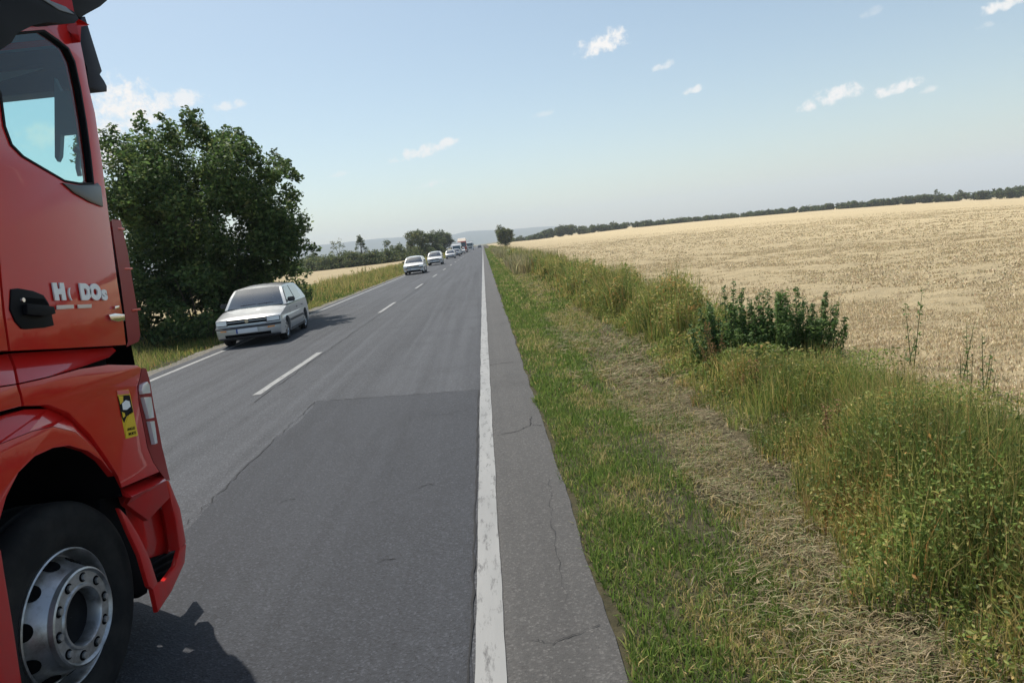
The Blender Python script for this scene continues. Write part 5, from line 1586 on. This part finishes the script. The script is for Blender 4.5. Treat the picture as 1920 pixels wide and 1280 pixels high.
# single plants that stand out
def herb(name, x, y, h, spread, n_stem, leaf, cols, wts, label, cat='plant', group=None, lpm=60, rng=rg, droop=0.5, top=None):
    z = float(terrain(x, y)) - 0.02
    e = tag(empty(name, (x, y, z)), label, cat, group)
    V, F, parts = [], [], []
    for s in range(n_stem):
        a = rng.uniform(0, 2 * math.pi)
        r = spread * rng.uniform(0, 1) ** 0.5
        bx, by = r * math.cos(a) * 0.8, r * math.sin(a) * 0.55
        hh = h * rng.uniform(0.4, 1.0) * (1 - 0.5 * (r / max(spread, 1e-3)) ** 2)
        tx, ty = bx * 1.3 + rng.uniform(-.1, .1), by * 1.3 + rng.uniform(-.1, .1)
        v, f = tube([(bx, by, 0), ((bx + tx) / 2, (by + ty) / 2, hh * .5), (tx, ty, hh)], [0.006, 0.005, 0.002], 4)
        o = len(V); V += v; F += [tuple(i + o for i in q) for q in f]
        m = max(4, int(lpm * hh))
        q = rng.uniform(0.1, 1, m)
        rr = leaf * (0.9 - 0.5 * q) * rng.uniform(0.5, 1.3, m)
        aa = rng.uniform(0, 2 * np.pi, m)
        P = np.stack([bx + (tx - bx) * q + rr * np.cos(aa), by + (ty - by) * q + rr * np.sin(aa), q * hh - rr * droop * 0.3], 1)
        parts.append(leaves(P, leaf, palette(m, cols, wts, rng), rng, 0.42, 0.6))
        if top is not None:
            m = 26
            q = rng.uniform(0.72, 1.06, m)
            P = np.stack([bx + (tx - bx) * q, by + (ty - by) * q, q * hh], 1) + rng.normal(0, 0.012, (m, 3))
            parts.append(leaves(P, 0.022, palette(m, top, [1] * len(top), rng), rng, 0.7))
    mesh_obj('stem', V, F, bpy.data.materials.get('stem_green') or principled('stem_green', (0.09, 0.11, 0.04), 0.7), e, True, 60)
    leaf_obj('foliage', parts, LEAF, e)
    return e
DG = [(0.069, 0.128, 0.038), (0.107, 0.176, 0.05), (0.16, 0.228, 0.073)]
ng = 'dark nettle clumps at the edge of the stubble field'
herb('nettle_clump', 3.0, 8.3, 1.12, 0.42, 60, 0.058, DG, [3, 3, 1], 'dark green nettle clump left of the pair, tallest, beside the rust brown dock', 'plant', ng, 120)
herb('nettle_clump', 3.48, 8.1, 1.0, 0.62, 120, 0.058, DG, [3, 3, 1], 'dark green nettle clump in the middle of the weed bank against the stubble', 'plant', ng, 120)
herb('nettle_clump', 3.98, 8.15, 1.02, 0.5, 80, 0.058, DG, [3, 3, 1], 'dark green nettle clump at the right end, against the open stubble', 'plant', ng, 120)
RUST = [(0.26, 0.13, 0.06), (0.2, 0.11, 0.05), (0.3, 0.19, 0.09)]
dg = 'rust brown docks in the weeds'
herb('dock_plant', 2.72, 7.9, 0.75, 0.22, 12, 0.03, RUST, [2, 2, 1], 'rust brown dock standing left of the dark nettles', 'plant', dg, 50, top=RUST)
herb('dock_plant', 2.68, 6.6, 0.6, 0.2, 9, 0.03, RUST + [(0.3, 0.26, 0.1)], [1, 1, 1, 2], 'yellowish dock below the dark nettles at the mown strip', 'plant', dg, 50, top=RUST)
herb('dock_plant', 2.5, 4.75, 0.52, 0.16, 8, 0.026, RUST + [(0.33, 0.26, 0.1)], [1, 1, 1, 3], 'orange brown dock in the foreground weeds at the mown strip', 'plant', dg, 50, top=RUST)
herb('dock_plant', 3.3, 4.35, 0.5, 0.2, 9, 0.026, RUST + [(0.33, 0.26, 0.1)], [1, 1, 1, 3], 'brown dock deep in the weeds near the bottom right corner', 'plant', dg, 50, top=RUST)
tg = 'tall thin stalks in front of the stubble'
herb('tall_stalk', 4.62, 7.05, 1.15, 0.06, 3, 0.05, DG, [2, 3, 1], 'tallest thin green stalk sticking up in front of the right field', 'plant', tg, 46)
herb('tall_stalk', 4.22, 8.7, 0.75, 0.12, 4, 0.045, DG + [(0.15, 0.13, 0.06)], [2, 3, 1, 2], 'short stalk pair just right of the dark nettles', 'plant', tg, 40)
herb('tall_stalk', 4.75, 6.35, 0.8, 0.1, 3, 0.045, DG + [(0.15, 0.13, 0.06)], [2, 3, 1, 1], 'thin stalk right of the tallest one against the stubble', 'plant', tg, 40)
herb('tall_stalk', 4.4, 5.7, 0.75, 0.15, 5, 0.04, DG + [(0.2, 0.16, 0.07)], [2, 3, 1, 2], 'thin stalk near the right edge in front of the stubble', 'plant', tg, 40)

# left verge: rough grass sloping to the field, green at the kerb
def left_grass():
    bl = []
    for (n, y0, y1, w, hs) in ((46000, 9, 32, 0.014, 1.0), (42000, 32, 90, 0.04, 1.0), (16000, 90, 260, 0.14, 1.0)):
        x, y = scatter(n, -12.8, -7.25, y0, y1, rg, 1.1)
        dens = 0.3 + 0.7 * vnoise(x, y, 0.7, 71)
        keep = rg.uniform(0, 1, n) < dens
        x, y = x[keep], y[keep]
        m = len(x)
        off = np.clip((-7.5 - x) / 1.2, 0, 1)
        h = (0.06 + off * (0.18 + 0.5 * vnoise(x, y, 1.6, 72))) * np.where(y < 32, 0.7, 1.0)
        gold = np.clip(vnoise(x, y, 2.2, 73) * 0.9 + off * 0.28 - 0.15 + np.clip((y - 25) / 60, 0, .3), 0.05, 0.95)
        c = palette(m, WG, [4, 3, 2, 1, 0.3, 0.1], rg)
        d = palette(m, WG + [(0.4, 0.3, 0.14)], [0.8, 1.5, 0.3, 4, 2, 0.2, 1.2], rg)
        t = rg.uniform(0, 1, m) < gold
        c[t] = d[t]
        bl.append(blades(ground_pts(x, y, -0.05), h * rg.uniform(0.5, 1.4, m) + 0.03, w * rg.uniform(0.6, 1.4, m), c, rg, 0.45))
    return blade_obj('rough_grass', bl, GRASS)
tag(left_grass(), 'rough yellowing grass on the left verge', 'grass', None, 'stuff')
lg = 'weed clumps on the left verge'
for i, (x, y, h, lab) in enumerate(((-10.6, 40, 1.0, 'green weed clump on the left verge just behind the silver hatchback'), (-11.4, 62, 1.3, 'olive weed clump on the left verge halfway to the white hatchback'), (-9.8, 74, 1.1, 'brown weed clump on the left verge close before the white hatchback'))):
    herb('weed_clump', x, y, h, 1.6, 40, 0.14, WG, [3, 3, 2, 2, 1, 1.5], lab, 'plant', lg, 26)
# pale reeds along the far right verge
def reeds():
    n = 9000
    x, y = scatter(n, 1.6, 4.8, 38, 150, rg, 1.2)
    keep = vnoise(x, y, 5.0, 81) > 0.42
    x, y = x[keep], y[keep]
    m = len(x)
    c = palette(m, [(0.42, 0.36, 0.2), (0.3, 0.27, 0.13), (0.2, 0.2, 0.08)], [3, 3, 2], rg)
    return blade_obj('dry_reeds', [blades(ground_pts(x, y), rg.uniform(0.5, 1.25, m), 0.06 * rg.uniform(.6, 1.4, m), c, rg, 0.3)], GRASS)
tag(reeds(), 'pale dry tall grass far along the right verge', 'grass', None, 'stuff')
# ------------------------------------------------------------------ air
HAZE_ON = True
if HAZE_ON:
    hm = bpy.data.materials.new('haze_air')
    hm.use_nodes = True
    nn = hm.node_tree.nodes
    nn.remove(nn['Principled BSDF'])
    pvn = nn.new('ShaderNodeVolumePrincipled')
    pvn.inputs['Color'].default_value = (0.8, 0.88, 1.0, 1)
    pvn.inputs['Density'].default_value = 0.00022
    pvn.inputs['Anisotropy'].default_value = 0.0
    hm.node_tree.links.new(pvn.outputs[0], nn['Material Output'].inputs['Volume'])
    lo, hi = (-6500, -6500, -150), (6500, 6500, 240)
    V = [(x, y, z) for x in (lo[0], hi[0]) for y in (lo[1], hi[1]) for z in (lo[2], hi[2])]
    hz_ = mesh_obj('haze', V, [(0, 1, 3, 2), (4, 6, 7, 5), (0, 4, 5, 1), (2, 3, 7, 6), (0, 2, 6, 4), (1, 5, 7, 3)], hm)
    tag(hz_, 'thin blue summer haze over the whole landscape', 'haze', None, 'stuff')
